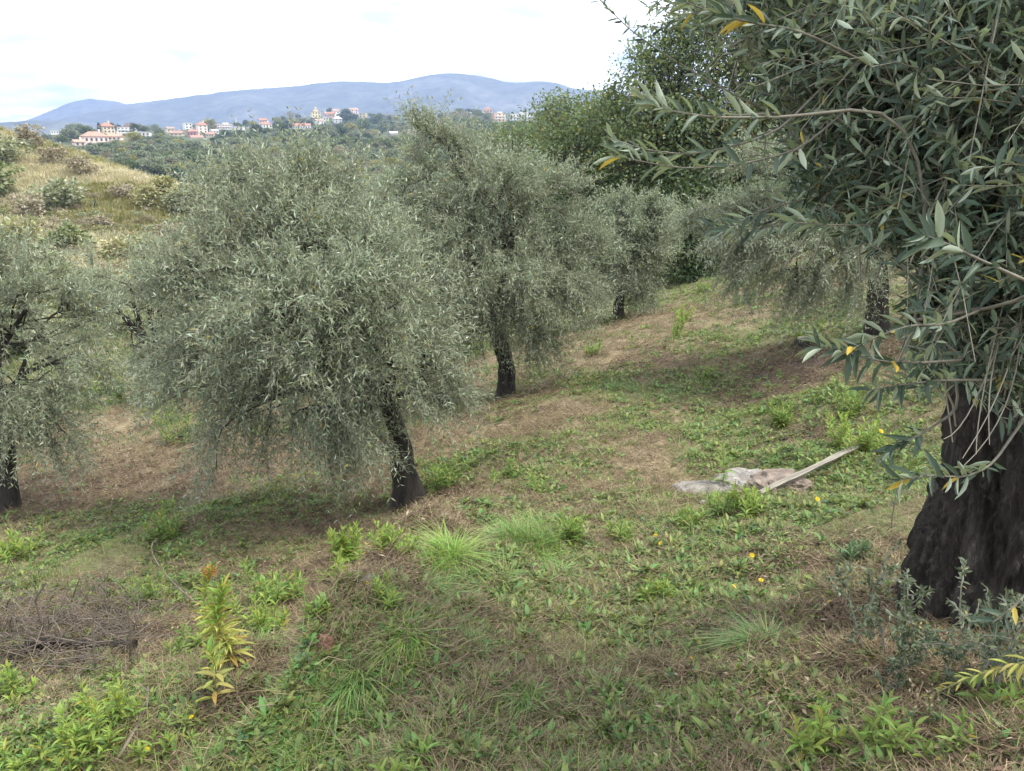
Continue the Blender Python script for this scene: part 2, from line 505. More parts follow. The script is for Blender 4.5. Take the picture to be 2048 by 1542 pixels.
def ramp(n, src, stops):
    q = N(n, 'ShaderNodeValToRGB')
    e = q.color_ramp.elements
    while len(e) < len(stops):
        e.new(0.5)
    for k, (p, c) in enumerate(stops):
        e[k].position = p
        e[k].color = (*c, 1) if not isinstance(c, (int, float)) else (c, c, c, 1)
    n.links.new(src, q.inputs[0])
    return q.outputs[0]

def noise(n, scale, detail=4, rough=.55, vec=None, dist=0):
    q = N(n, 'ShaderNodeTexNoise')
    q.inputs['Scale'].default_value = scale; q.inputs['Detail'].default_value = detail
    q.inputs['Roughness'].default_value = rough; q.inputs['Distortion'].default_value = dist
    if vec is not None:
        n.links.new(vec, q.inputs['Vector'])
    return q.outputs['Fac']

def leaf_mat(name, front, back=None, rough=.45, var=.35, hue=.03, odd=None, oddfrac=0.0, transl=.25, spec=.5, obj_random=False, tint=(1.0, 1.05, .55)):
    m, n, b = mat(name)
    g = N(n, 'ShaderNodeNewGeometry')
    rnd = g.outputs['Random Per Island']
    if obj_random:
        oi = N(n, 'ShaderNodeObjectInfo')
        ad = N(n, 'ShaderNodeMath', operation='ADD'); n.links.new(rnd, ad.inputs[0]); n.links.new(oi.outputs['Random'], ad.inputs[1])
        fr_ = N(n, 'ShaderNodeMath', operation='FRACT'); n.links.new(ad.outputs[0], fr_.inputs[0])
        rnd = fr_.outputs[0]
    col = mixrgb(n, g.outputs['Backfacing'], front, back or front)
    wn_ = N(n, 'ShaderNodeTexWhiteNoise', noise_dimensions='1D'); n.links.new(rnd, wn_.inputs['W'])
    hs = N(n, 'ShaderNodeHueSaturation')
    mr = N(n, 'ShaderNodeMapRange'); mr.inputs['To Min'].default_value = .5 - hue; mr.inputs['To Max'].default_value = .5 + hue
    n.links.new(wn_.outputs['Value'], mr.inputs['Value']); n.links.new(mr.outputs[0], hs.inputs['Hue'])
    mv = N(n, 'ShaderNodeMapRange'); mv.inputs['To Min'].default_value = 1 - var; mv.inputs['To Max'].default_value = 1 + var
    n.links.new(rnd, mv.inputs['Value']); n.links.new(mv.outputs[0], hs.inputs['Value'])
    n.links.new(col, hs.inputs['Color'])
    col = hs.outputs['Color']
    if odd:
        th = N(n, 'ShaderNodeMath', operation='LESS_THAN'); th.inputs[1].default_value = oddfrac
        sc_ = N(n, 'ShaderNodeSeparateColor'); n.links.new(wn_.outputs['Color'], sc_.inputs[0])
        n.links.new(sc_.outputs[1], th.inputs[0])
        col = mixrgb(n, th.outputs[0], col, odd)
    n.links.new(col, b.inputs['Base Color'])
    b.inputs['Roughness'].default_value = rough
    b.inputs['Specular IOR Level'].default_value = spec
    if transl:
        t = N(n, 'ShaderNodeBsdfTranslucent')
        n.links.new(mixrgb(n, 1.0, col, tint, 'MULTIPLY'), t.inputs['Color'])
        ms = N(n, 'ShaderNodeMixShader'); ms.inputs[0].default_value = transl
        n.links.new(b.outputs[0], ms.inputs[1]); n.links.new(t.outputs[0], ms.inputs[2])
        n.links.new(ms.outputs[0], n.nodes['Material Output'].inputs['Surface'])
    return m

def plain(name, col, rough=.8, var=.3, scale=8.0, col2=None, bump=0.0, bscale=None, stretch=None):
    m, n, b = mat(name)
    t = N(n, 'ShaderNodeTexCoord')
    vec = t.outputs['Object']
    if stretch:
        mp = N(n, 'ShaderNodeMapping'); mp.inputs['Scale'].default_value = stretch
        n.links.new(vec, mp.inputs['Vector']); vec = mp.outputs[0]
    f = noise(n, scale, 6, .6, vec)
    c2 = col2 or tuple(c * (1 - var) for c in col)
    c = ramp(n, f, [(.35, c2), (.65, col)])
    n.links.new(c, b.inputs['Base Color'])
    b.inputs['Roughness'].default_value = rough
    if bump:
        bp = N(n, 'ShaderNodeBump'); bp.inputs['Strength'].default_value = bump
        bp.inputs['Distance'].default_value = .02
        n.links.new(noise(n, bscale or scale * 3, 6, .65, vec), bp.inputs['Height'])
        n.links.new(bp.outputs[0], b.inputs['Normal'])
    return m

M = {}
M['olive'] = leaf_mat('olive_leaf', (.19, .222, .132), (.36, .40, .30), .48, .42, .025, (.36, .30, .08), .008, .2, .35, False, (1, 1.05, .75))
M['olive_near'] = leaf_mat('olive_leaf_near', (.06, .094, .06), (.25, .30, .225), .45, .55, .03, (.42, .33, .07), .012, .22, .35)
M['olive_yellow'] = leaf_mat('olive_leaf_yellow', (.50, .38, .05), (.48, .38, .1), .5, .25, .02, None, 0, .3)
M['oak'] = leaf_mat('oak_leaf', (.115, .16, .06), (.175, .215, .10), .5, .4, .03, (.26, .2, .05), .03, .3)
M['oak_dark'] = leaf_mat('oak_leaf_dark', (.06, .10, .028), (.10, .14, .05), .5, .4, .03, (.2, .17, .05), .02, .25)
M['bark'] = plain('olive_bark', (.06, .05, .04), .95, .6, 14, (.018, .015, .013), .9, 30, (1, 1, .3))
M['twig'] = plain('olive_twig', (.26, .24, .18), .8, .3, 20)
M['twig_dark'] = plain('dark_twig', (.10, .085, .06), .85, .4, 20)
M['shoot_bark'] = plain('shoot_bark', (.19, .175, .135), .85, .4, 30)
M['dead'] = plain('dead_twig', (.19, .155, .115), .9, .5, 12, (.06, .047, .037))

def ground_material():
    m, n, b = mat('orchard_ground')
    t = N(n, 'ShaderNodeTexCoord'); vec = t.outputs['Object']
    g = N(n, 'ShaderNodeAttribute', attribute_name='green').outputs['Fac']
    l = N(n, 'ShaderNodeAttribute', attribute_name='litter').outputs['Fac']
    f1 = noise(n, 3.5, 8, .65, vec); f2 = noise(n, 28, 6, .7, vec); f3 = noise(n, 90, 4, .7, vec)
    straw = ramp(n, f2, [(.32, (.09, .068, .042)), (.48, (.21, .165, .10)), (.68, (.38, .315, .195))])
    litter = ramp(n, f2, [(.3, (.045, .034, .028)), (.55, (.13, .095, .075)), (.75, (.2, .155, .12))])
    green = ramp(n, f3, [(.3, (.05, .065, .025)), (.5, (.10, .125, .045)), (.72, (.17, .19, .075))])
    c = mixrgb(n, l, straw, litter)
    gm = N(n, 'ShaderNodeMath', operation='MULTIPLY_ADD'); gm.inputs[1].default_value = 1.6
    n.links.new(f1, gm.inputs[0])
    ga = N(n, 'ShaderNodeMath', operation='ADD'); n.links.new(g, ga.inputs[0]); ga.inputs[1].default_value = -1.1
    n.links.new(ga.outputs[0], gm.inputs[2])
    cl = N(n, 'ShaderNodeClamp'); n.links.new(gm.outputs[0], cl.inputs[0])
    c = mixrgb(n, cl.outputs[0], c, green)
    n.links.new(c, b.inputs['Base Color'])
    b.inputs['Roughness'].default_value = .95
    b.inputs['Specular IOR Level'].default_value = .15
    bp = N(n, 'ShaderNodeBump'); bp.inputs['Strength'].default_value = .8; bp.inputs['Distance'].default_value = .02
    n.links.new(f2, bp.inputs['Height']); n.links.new(bp.outputs[0], b.inputs['Normal'])
    return m
M['ground'] = ground_material()

def hill_material():
    m, n, b = mat('dry_hillside')
    t = N(n, 'ShaderNodeTexCoord'); vec = t.outputs['Object']
    f1 = noise(n, .09, 8, .65, vec); f2 = noise(n, .9, 8, .7, vec)
    straw = ramp(n, f2, [(.3, (.27, .21, .12)), (.5, (.42, .34, .2)), (.7, (.52, .45, .28))])
    green = ramp(n, f2, [(.3, (.08, .09, .04)), (.7, (.2, .2, .085))])
    c = mixrgb(n, ramp(n, f1, [(.44, 0.0), (.62, .9)]), straw, green)
    n.links.new(c, b.inputs['Base Color']); b.inputs['Roughness'].default_value = 1
    b.inputs['Specular IOR Level'].default_value = .1
    return m
M['hill'] = hill_material()

def valley_material():
    m, n, b = mat('wooded_valley')
    t = N(n, 'ShaderNodeTexCoord'); vec = t.outputs['Object']
    f1 = noise(n, .02, 8, .6, vec); f2 = noise(n, .25, 8, .7, vec)
    wood = ramp(n, f2, [(.3, (.035, .05, .025)), (.7, (.11, .135, .06))])
    field = ramp(n, f2, [(.3, (.13, .12, .06)), (.7, (.22, .2, .10))])
    c = mixrgb(n, ramp(n, f1, [(.5, 0.0), (.6, .8)]), wood, field)
    n.links.new(c, b.inputs['Base Color']); b.inputs['Roughness'].default_value = 1
    b.inputs['Specular IOR Level'].default_value = .1
    return m
M['valley'] = valley_material()

def mountain_material():
    m, n, b = mat('mountain_scrub_and_rock')
    t = N(n, 'ShaderNodeTexCoord'); vec = t.outputs['Object']
    f1 = noise(n, .004, 8, .65, vec); f2 = noise(n, .025, 8, .7, vec)
    scrub = ramp(n, f2, [(.35, (.05, .06, .045)), (.65, (.12, .13, .09))])
    rock = ramp(n, f2, [(.35, (.2, .19, .17)), (.65, (.36, .34, .31))])
    c = mixrgb(n, ramp(n, f1, [(.48, 0.0), (.68, .35)]), scrub, rock)
    n.links.new(c, b.inputs['Base Color']); b.inputs['Roughness'].default_value = 1
    b.inputs['Specular IOR Level'].default_value = .1
    return m
M['mountain'] = mountain_material()

# ------------------------------------------------------------------ ground patches (which plants grow where)
green_p = [(1100, 1480, .5), (1500, 1380, .5), (1650, 1000, .6), (850, 1250, .4), (700, 1450, .3), (1250, 770, 1.6), (1420, 690, 1.2), (1520, 820, .8), (1420, 920, .6), (1750, 950, .8), (1500, 1150, .6), (1350, 1400, .6), (1200, 1320, .4),
           (950, 1150, .5), (300, 1100, 1.0), (420, 1020, .8), (600, 1330, .5), (1000, 1480, .4), (1600, 660, 1.4), (1380, 580, 2.), (800, 1300, .4), (1450, 1000, .5),
           (950, 920, .6), (1700, 1080, .5), (550, 1500, .35), (230, 800, 1.3), (1050, 1080, .4), (1200, 1480, .35), (1600, 1380, .3), (200, 1480, .4)]
straw_p = [(1270, 920, .7), (1080, 850, 1.1), (1200, 1000, .6), (1150, 1180, .4), (1330, 880, .6), (1200, 660, 2.5), (1300, 680, 2.0), (250, 900, 1.5),
           (800, 900, 1.0), (1000, 960, .5), (950, 1320, .25), (1180, 1080, .3), (150, 870, 2.0)]
litter_shade_p = [(760, 1110, .3), (640, 1200, .3), (560, 1330, .25), (470, 1450, .2), (860, 1040, .35), (1750, 1250, .28), (1650, 1400, .2), (1820, 1450, .25), (1560, 740, 1.0), (1600, 880, .35), (640, 1060, .8), (180, 960, 1.4), (1640, 1120, .35), (120, 1290, .7), (900, 1000, .5), (850, 1010, .5), (650, 1120, .4),  # patches below the lip and left of the middle olive also paint shade
            (1700, 1330, .45), (1560, 1450, .2), (1900, 1350, .6), (400, 940, 1.0), (1050, 800, .8), (1320, 720, .8), (300, 1260, .4), (1450, 1280, .2)]
def patchset(lst):
    p, _ = hit([q[0] for q in lst], [q[1] for q in lst])
    return [(a[0], a[1], q[2]) for a, q in zip(p, lst)]
GP, SP_, LP = patchset(green_p), patchset(straw_p), patchset(litter_shade_p)

def patch_weights(x, y):
    wob = (fbm(x * 1.7, y * 1.7, 4, 77) - .5)
    def acc(ps):
        s = np.zeros_like(x)
        for a, b_, r in ps:
            s = np.maximum(s, np.exp(-((x - a) ** 2 + (y - b_) ** 2) / (r * r)))
        return s
    g = acc(GP); s = acc(SP_); l = acc(LP)
    green = np.clip(.54 + .5 * g - .45 * s - .55 * l + wob * 1.5, 0, 1)
    litter = np.clip(.22 + .8 * l - .35 * s - .2 * g + (fbm(x * 2.3, y * 2.3, 3, 55) - .5) * 1.0, 0, 1)
    return green, litter

# ------------------------------------------------------------------ terrain sheets
def terrain():
    front = np.radians(np.arange(-50, 50.01, .33))
    back = np.radians(np.arange(50 + 3, 310 - 1, 3.0))
    az = np.concatenate([front, back])
    r = [0.25]
    while r[-1] < 4400:
        r.append(r[-1] * (1.021 if r[-1] < 40 else 1.03))
    r = np.array(r)
    na, nr_ = len(az), len(r)
    R_, A = np.meshgrid(r, az, indexing='ij')
    x = R_ * np.sin(A); y = R_ * np.cos(A)
    z = np.concatenate([H(xx, yy) for xx, yy in zip(x, y)]).reshape(x.shape)
    v = np.stack([x, y, z], -1).reshape(-1, 3)
    i, j = np.meshgrid(np.arange(nr_ - 1), np.arange(na), indexing='ij')
    k = (j + 1) % na
    f = np.stack([i * na + j, (i + 1) * na + j, (i + 1) * na + k, i * na + k], -1)
    cx = x[:-1]; cyy = y[:-1]; rr = R_[:-1]
    AZ = np.degrees(np.arctan2(cx, cyy))
    ringid = np.zeros(rr.shape, int)
    ringid[rr > 27] = 1
    dry = (rr > 34) & (rr < 112) & (AZ > -75) & (AZ < -14 - (rr - 34) * .06)
    ringid[dry] = 2
    out = {}
    for rid, nm, mt in ((0, 'ground', 'ground'), (1, 'valley', 'valley'), (2, 'hillside', 'hill')):
        ff = f[ringid == rid].reshape(-1, 4)
        used, inv = np.unique(ff, return_inverse=True)
        b = Buf(); vv = v[used]; fq = inv.reshape(-1, 4)
        if rid == 0:
            c0 = len(vv)
            b.add(vv, fq)
            vv2 = np.vstack([vv])
        else:
            b.add(vv, fq)
        me = b.mesh(nm, [M[mt]], True)
        if rid == 0:
            g, l = patch_weights(vv[:, 0], vv[:, 1])
            for an, arr in (('green', g), ('litter', l)):
                at = me.attributes.new(an, 'FLOAT', 'POINT'); at.data.foreach_set('value', arr.astype(np.float32))
        out[nm] = link(nm, me, kind='structure')
    # close the small hole under the camera
    b = Buf()
    ring = v[:na]
    b.add(np.vstack([ring, [[0, 0, ring[:, 2].mean()]]]), [[q, (q + 1) % na, na] for q in range(na)])
    me = b.mesh('ground', [M['ground']], True)
    link('ground', me, kind='structure')
terrain()

# ------------------------------------------------------------------ mountains
def mountain(name, prof, Y, depth, foot, seed, rough):
    prof = np.array(prof, float)
    px = np.linspace(prof[0, 0], prof[-1, 0], 300)
    py = np.interp(px, prof[:, 0], prof[:, 1])
    k = np.exp(-np.linspace(-2, 2, 9) ** 2); k /= k.sum()
    py = np.convolve(np.pad(py, 4, mode='edge'), k, 'valid')
    py = py + (fbm(px / 26, px * 0, 4, seed) - .5) * 4.0
    crest = P(px, py, np.full(len(px), float(Y)))
    s = np.concatenate([np.linspace(0, 1, 46), np.linspace(1.06, 2, 8)])
    rows = []
    for q in s:
        yy = Y - depth * (1 - q) if q <= 1 else Y + depth * .8 * (q - 1)
        hh = (q ** .9 if q <= 1 else (2 - q))
        x = crest[:, 0] * (1 + 0 * q)
        z = foot + (crest[:, 2] - foot) * hh
        amp = rough * math.sin(math.pi * min(q, 1)) if q <= 1 else 0
        rid = 1 - np.abs(2 * fbm(x / 330 + q * .5, np.full_like(x, q * 1.1), 4, seed + 5) - 1)
        rid2 = fbm(x / 90, np.full_like(x, q * 7), 4, seed + 8)
        z = z + amp * ((rid - .6) * 1.7 + (rid2 - .5) * .9)
        rows.append(np.stack([x, np.full_like(x, yy), z], -1))
    v = np.array(rows); n0, n1 = v.shape[:2]
    i, j = np.meshgrid(np.arange(n0 - 1), np.arange(n1 - 1), indexing='ij')
    f = np.stack([i * n1 + j, i * n1 + j + 1, (i + 1) * n1 + j + 1, (i + 1) * n1 + j], -1).reshape(-1, 4)
    b = Buf(); b.add(v.reshape(-1, 3), f)
    link(name, b.mesh(name, [M['mountain']], True), kind='structure')

mountain('mountain_range', [(-700, 268), (-100, 262), (60, 248), (150, 233), (200, 218), (240, 209), (300, 203), (350, 197), (400, 189), (450, 183), (500, 178), (540, 175),
          (580, 174), (620, 168), (660, 164), (720, 163), (750, 166), (780, 166), (810, 160), (850, 150), (880, 147), (920, 146), (960, 151), (1000, 162),
          (1030, 166), (1060, 163), (1095, 161), (1130, 172), (1180, 183), (1250, 190), (1400, 200), (1700, 215), (2048, 225), (2700, 245)], 3300, 900, -70, 3, 42)
mountain('mountain_peak', [(-500, 262), (0, 252), (60, 240), (100, 222), (125, 212), (150, 202), (180, 198), (215, 200), (245, 207), (300, 222), (420, 244), (600, 262)],
         3900, 500, -70, 14, 30)
mountain('foothills', [(-900, 262), (-300, 255), (0, 245), (60, 241), (150, 244), (250, 251), (330, 258), (450, 263), (620, 268), (900, 272), (1500, 268), (2500, 262)],
         2100, 500, -60, 23, 16)

# ------------------------------------------------------------------ trees
def curve(a, b, n=8, sag=0.0, wob=0.08, up=0.0):
    t = np.linspace(0, 1, n)[:, None]
    a = np.asarray(a, float); b = np.asarray(b, float)
    L = np.linalg.norm(b - a)
    p = a + (b - a) * t
    off = rng.normal(size=3) * wob * L
    p = p + np.sin(np.pi * t) * off + np.sin(2 * np.pi * t) * rng.normal(size=3) * wob * .5 * L
    p[:, 2:] += (np.sin(np.pi * t) * up - t * t * sag) * L
    return p

def make_twigs(base, d, L, droop, m):
    """polylines (n,4,3) and leaf stations"""
    n = len(base)
    s = np.linspace(0, 1, 4)[None, :, None]
    dz = np.array([0, 0, -1.0])
    pts = base[:, None] + d[:, None] * (L[:, None, None] * s) + dz * (droop[:, None, None] * L[:, None, None] * s * s)
    q = np.linspace(.12, 1.0, m)[None, :, None]
    lp = base[:, None] + d[:, None] * (L[:, None, None] * q) + dz * (droop[:, None, None] * L[:, None, None] * q * q)
    lt = norm(d[:, None] + dz * (2 * droop[:, None, None] * q))
    return pts, lp, lt

def leaf_dirs(lt, spread=(35, 65)):
    """two leaves per station in crossed pairs; lt (n,m,3)"""
    n, m, _ = lt.shape
    ref = norm(rng.normal(size=(n, 1, 3)))
    u = norm(np.cross(lt, ref)); w = np.cross(lt, u)
    ph = (np.arange(m) * math.pi / 2)[None, :, None] + rng.normal(size=(n, m, 1)) * .5
    pp = np.cos(ph) * u + np.sin(ph) * w
    out = []
    for sgn in (1, -1):
        a = np.radians(rng.uniform(*spread, size=(n, m, 1)))
        ld = norm(lt * np.cos(a) + pp * sgn * np.sin(a))
        out.append(ld)
    return out

def leaf_normals(ld, up=.8):
    nrm = rng.normal(size=ld.shape) * .55 + np.array([0, 0, up])
    return norm(nrm - (nrm * ld).sum(-1, keepdims=True) * ld)

def olive_tree(base, trunk_px, trunk_r, fork, lumps, label, nsec=14, ntw=30, npair=8, ll=.055, lw=.0125, twL=(.22, .5), upright=0, sec_r=.012,
               leafmat='olive', twigmat='twig', droop_low=.7, vis_twig=.0022):
    """base: ground point; lumps: list of (centre, radius); fork: point where limbs part"""
    t = link('olive_tree', None, label=label, cat='olive tree', group='olive trees in the grove', loc=base)
    B0 = np.array(base)
    tb = Buf()
    pts = np.array(trunk_px)
    n = len(pts)
    tt = np.linspace(0, 1, 14)
    sp_ = np.stack([np.interp(tt, np.linspace(0, 1, n), pts[:, k]) for k in range(3)], -1)
    sp_[1:-1] = (sp_[:-2] + sp_[2:] + 2 * sp_[1:-1]) / 4
    rad = trunk_r * (1.0 - .25 * tt + .55 * np.exp(-tt * 9))
    sp_[0, 2] -= .15
    tube(tb, sp_ - B0, rad, 18, 0, True, .32, int(trunk_r * 1000))
    link('trunk', tb.mesh('trunk', [M['bark']], True), t)
    lb = Buf(); fb = Buf(); wb = Buf()
    cc = np.mean([c for c, r in lumps], axis=0)
    zlo = min(c[2] for c, r in lumps); zhi = max(c[2] for c, r in lumps)
    fork = np.array(fork)
    allb = []; alld = []; allL = []; alldr = []
    for c, r in lumps:
        c = np.array(c)
        limb = curve(fork, c, 9, 0, .07, .10)
        tube(lb, limb - B0, np.linspace(trunk_r * .55, sec_r * 1.4, 9) * (.8 + .3 * rng.random()) * min(1, r / .75), 7)
        low = np.clip((zhi - c[2]) / max(zhi - zlo, .1), 0, 1)
        ns = max(5, int(nsec * (r / .8) ** 1.6))
        dirs = norm(rng.normal(size=(ns, 3)) + np.array([0, 0, .25]) + .35 * norm(c - cc))
        ends = c + dirs * (r * rng.uniform(.45, 1.0, (ns, 1)) ** .7) * np.array([1, 1, .9])
        for e, dd in zip(ends, dirs):
            st = limb[rng.integers(4, 9)]
            br = curve(st, e, 6, .08 + .25 * low * rng.random(), .10, .06)
            tube(lb, br - B0, np.linspace(sec_r, sec_r * .3, 6), 4, 0, False)
            q = rng.uniform(.25, 1.05, ntw)
            k = np.clip(q * 5, 0, 4.999).astype(int); fr_ = (q * 5 - k)[:, None]
            pb = br[k] * (1 - fr_) + br[k + 1] * fr_
            out = norm(pb - cc)
            dirn = norm(.55 * out + .6 * norm(e - st) + np.array([0, 0, .30 + .5 * upright - .35 * low]) + rng.normal(size=(ntw, 3)) * .55)
            allb.append(pb); alld.append(dirn)
            allL.append(rng.uniform(*twL, ntw)); alldr.append(rng.uniform(-.15, .35, ntw) + droop_low * low * rng.uniform(.2, 1, ntw))
    b_, d_, L_, dr_ = map(np.concatenate, (allb, alld, allL, alldr))
    pts, lp, lt = make_twigs(b_, d_, L_, dr_, npair)
    tubes(wb, pts - B0, np.linspace(vis_twig, vis_twig * .4, 4)[None] * np.ones((len(b_), 1)), 3)
    for ld in leaf_dirs(lt):
        keep = rng.random(ld.shape[:2]) < .9
        bb = lp[keep] - B0; dd = ld[keep]
        nr_ = leaf_normals(dd)
        nn = len(bb)
        kite_leaves(fb, bb, dd, nr_, ll * rng.uniform(.65, 1.2, nn), lw * rng.uniform(.75, 1.2, nn))
    link('branches', lb.mesh('branches', [M['bark']], True), t)
    link('twigs', wb.mesh('twigs', [M[twigmat]], True), t)
    link('crown', fb.mesh('crown', [M[leafmat]]), t)
    return t

def L(*a):
    return [(P(px, py, Y), r) for px, py, Y, r in a]

# middle olive
bA = hit1(815, 1005)
yA = bA[1]
olive_tree(bA, [bA, P(805, 930, yA), P(795, 860, yA), P(775, 800, yA)], .115, P(775, 800, yA),
           L((580, 520, yA - .1, .9), (465, 590, yA, .72), (430, 720, yA - .4, .55), (500, 800, yA - .7, .6), (640, 660, yA - .7, .8), (750, 580, yA - .2, .75),
             (780, 740, yA - .3, .55), (680, 490, yA + .3, .65), (850, 690, yA, .42), (560, 450, yA + .3, .5), (600, 820, yA - .7, .42), (490, 510, yA + .2, .5),
             (720, 840, yA - .5, .36), (560, 500, yA - .2, .6), (680, 520, yA - .3, .5), (560, 620, yA - .9, .65), (690, 610, yA - 1.0, .55), (630, 420, yA + .2, .4), (465, 440, yA + .2, .5), (700, 430, yA + .4, .55), (550, 390, yA + .2, .45), (375, 620, yA, .5), (370, 740, yA - .3, .42), (390, 510, yA + .1, .42)),
           'large round olive with leaning dark trunk in the middle, widest crown in the grove', nsec=18, ntw=36, npair=9, ll=.056, lw=.0115, upright=.2, droop_low=.4)
# olive behind it with tall shoots
bB = hit1(1010, 795)
yB = bB[1]
olive_tree(bB, [bB, P(1012, 740, yB), P(1005, 700, yB), P(990, 640, yB)], .125, P(990, 650, yB),
           L((1000, 480, yB, 1.1), (890, 450, yB, .9), (1110, 490, yB, .65), (1090, 600, yB - .3, .62), (960, 620, yB - .5, .75), (860, 350, yB, .5), (885, 285, yB, .42),
             (1010, 380, yB, .6), (1140, 560, yB, .4), (920, 590, yB, .75), (1090, 400, yB, .6), (1010, 550, yB - .8, .85), (1110, 550, yB - .6, .65), (1140, 490, yB - .2, .38),
             (980, 420, yB - .5, .85), (1060, 660, yB - .5, .42), (940, 330, yB, .5), (940, 520, yB - .9, .7), (890, 640, yB - .6, .45), (820, 420, yB, .6), (830, 560, yB, .7)),
           'olive with tall upright shoots on top, right behind the large middle olive', nsec=15, ntw=34, npair=8, ll=.068, lw=.0140, upright=.5, twL=(.3, .65))
# left edge olive
bC = hit1(18, 1022)
yC = bC[1]
olive_tree(bC, [bC, P(18, 960, yC), P(14, 900, yC), P(5, 840, yC)], .10, P(5, 850, yC),
           L((50, 620, yC, .8), (-70, 650, yC, .95), (115, 720, yC - .2, .5), (110, 820, yC - .3, .4), (0, 760, yC - .3, .65), (130, 620, yC + .4, .45), (20, 560, yC + .2, .5),
             (-180, 700, yC, .8), (60, 850, yC - .4, .35), (-100, 540, yC, .6)),
           'pale olive cut by the left edge of the picture, slim trunk', nsec=15, ntw=28, npair=9, ll=.06, lw=.0125, upright=.2)
# left back olive
bD = hit1(322, 788)
yD = bD[1]
olive_tree(bD, [bD, P(320, 760, yD), P(318, 730, yD), P(312, 700, yD)], .13, P(312, 710, yD),
           L((300, 620, yD, .95), (360, 560, yD, .95), (265, 690, yD - .3, .65), (335, 700, yD - .4, .7), (225, 620, yD, .7), (180, 570, yD, .6), (260, 560, yD, .7), (400, 640, yD, .8)),
           'shaded olive half hidden behind the left side of the middle olive', nsec=11, ntw=20, npair=7, ll=.075, lw=.02)
# small olive by the oaks
bE = hit1(1237, 640)
yE = bE[1]
olive_tree(bE, [bE, P(1237, 615, yE), P(1240, 590, yE), P(1245, 560, yE)], .12, P(1245, 565, yE),
           L((1265, 455, yE, .72), (1235, 515, yE, .68), (1295, 510, yE, .55), (1215, 560, yE, .42), (1300, 435, yE, .4), (1280, 575, yE, .45), (1200, 490, yE, .5), (1240, 420, yE, .4), (1320, 480, yE, .42), (1260, 500, yE - .5, .7), (1290, 440, yE - .3, .6), (1230, 450, yE - .3, .6)),
           'small silvery olive on the slope in front of the dark oaks', nsec=16, ntw=30, npair=7, ll=.085, lw=.022, upright=.4)
# right olive behind the near one
bG = hit1(1752, 672)
yG = bG[1]
olive_tree(bG, [bG, P(1752, 600, yG), P(1755, 540, yG), P(1745, 470, yG)], .125, P(1745, 480, yG),
           L((1600, 455, yG, .85), (1510, 440, yG - .2, .55), (1480, 510, yG - .2, .38), (1700, 380, yG, 1.0), (1820, 420, yG, .9), (1610, 540, yG - .4, .4), (1560, 360, yG, .7), (1920, 450, yG, .9),
             (1680, 530, yG - .5, .4), (1550, 500, yG - .3, .5), (1620, 420, yG - .7, .8), (1500, 470, yG - .5, .5), (1720, 470, yG - .5, .6), (1450, 420, yG, .45)),
           'olive with straight black trunk uphill, its crown behind the near branches', nsec=15, ntw=34, npair=8, ll=.062, lw=.0125)

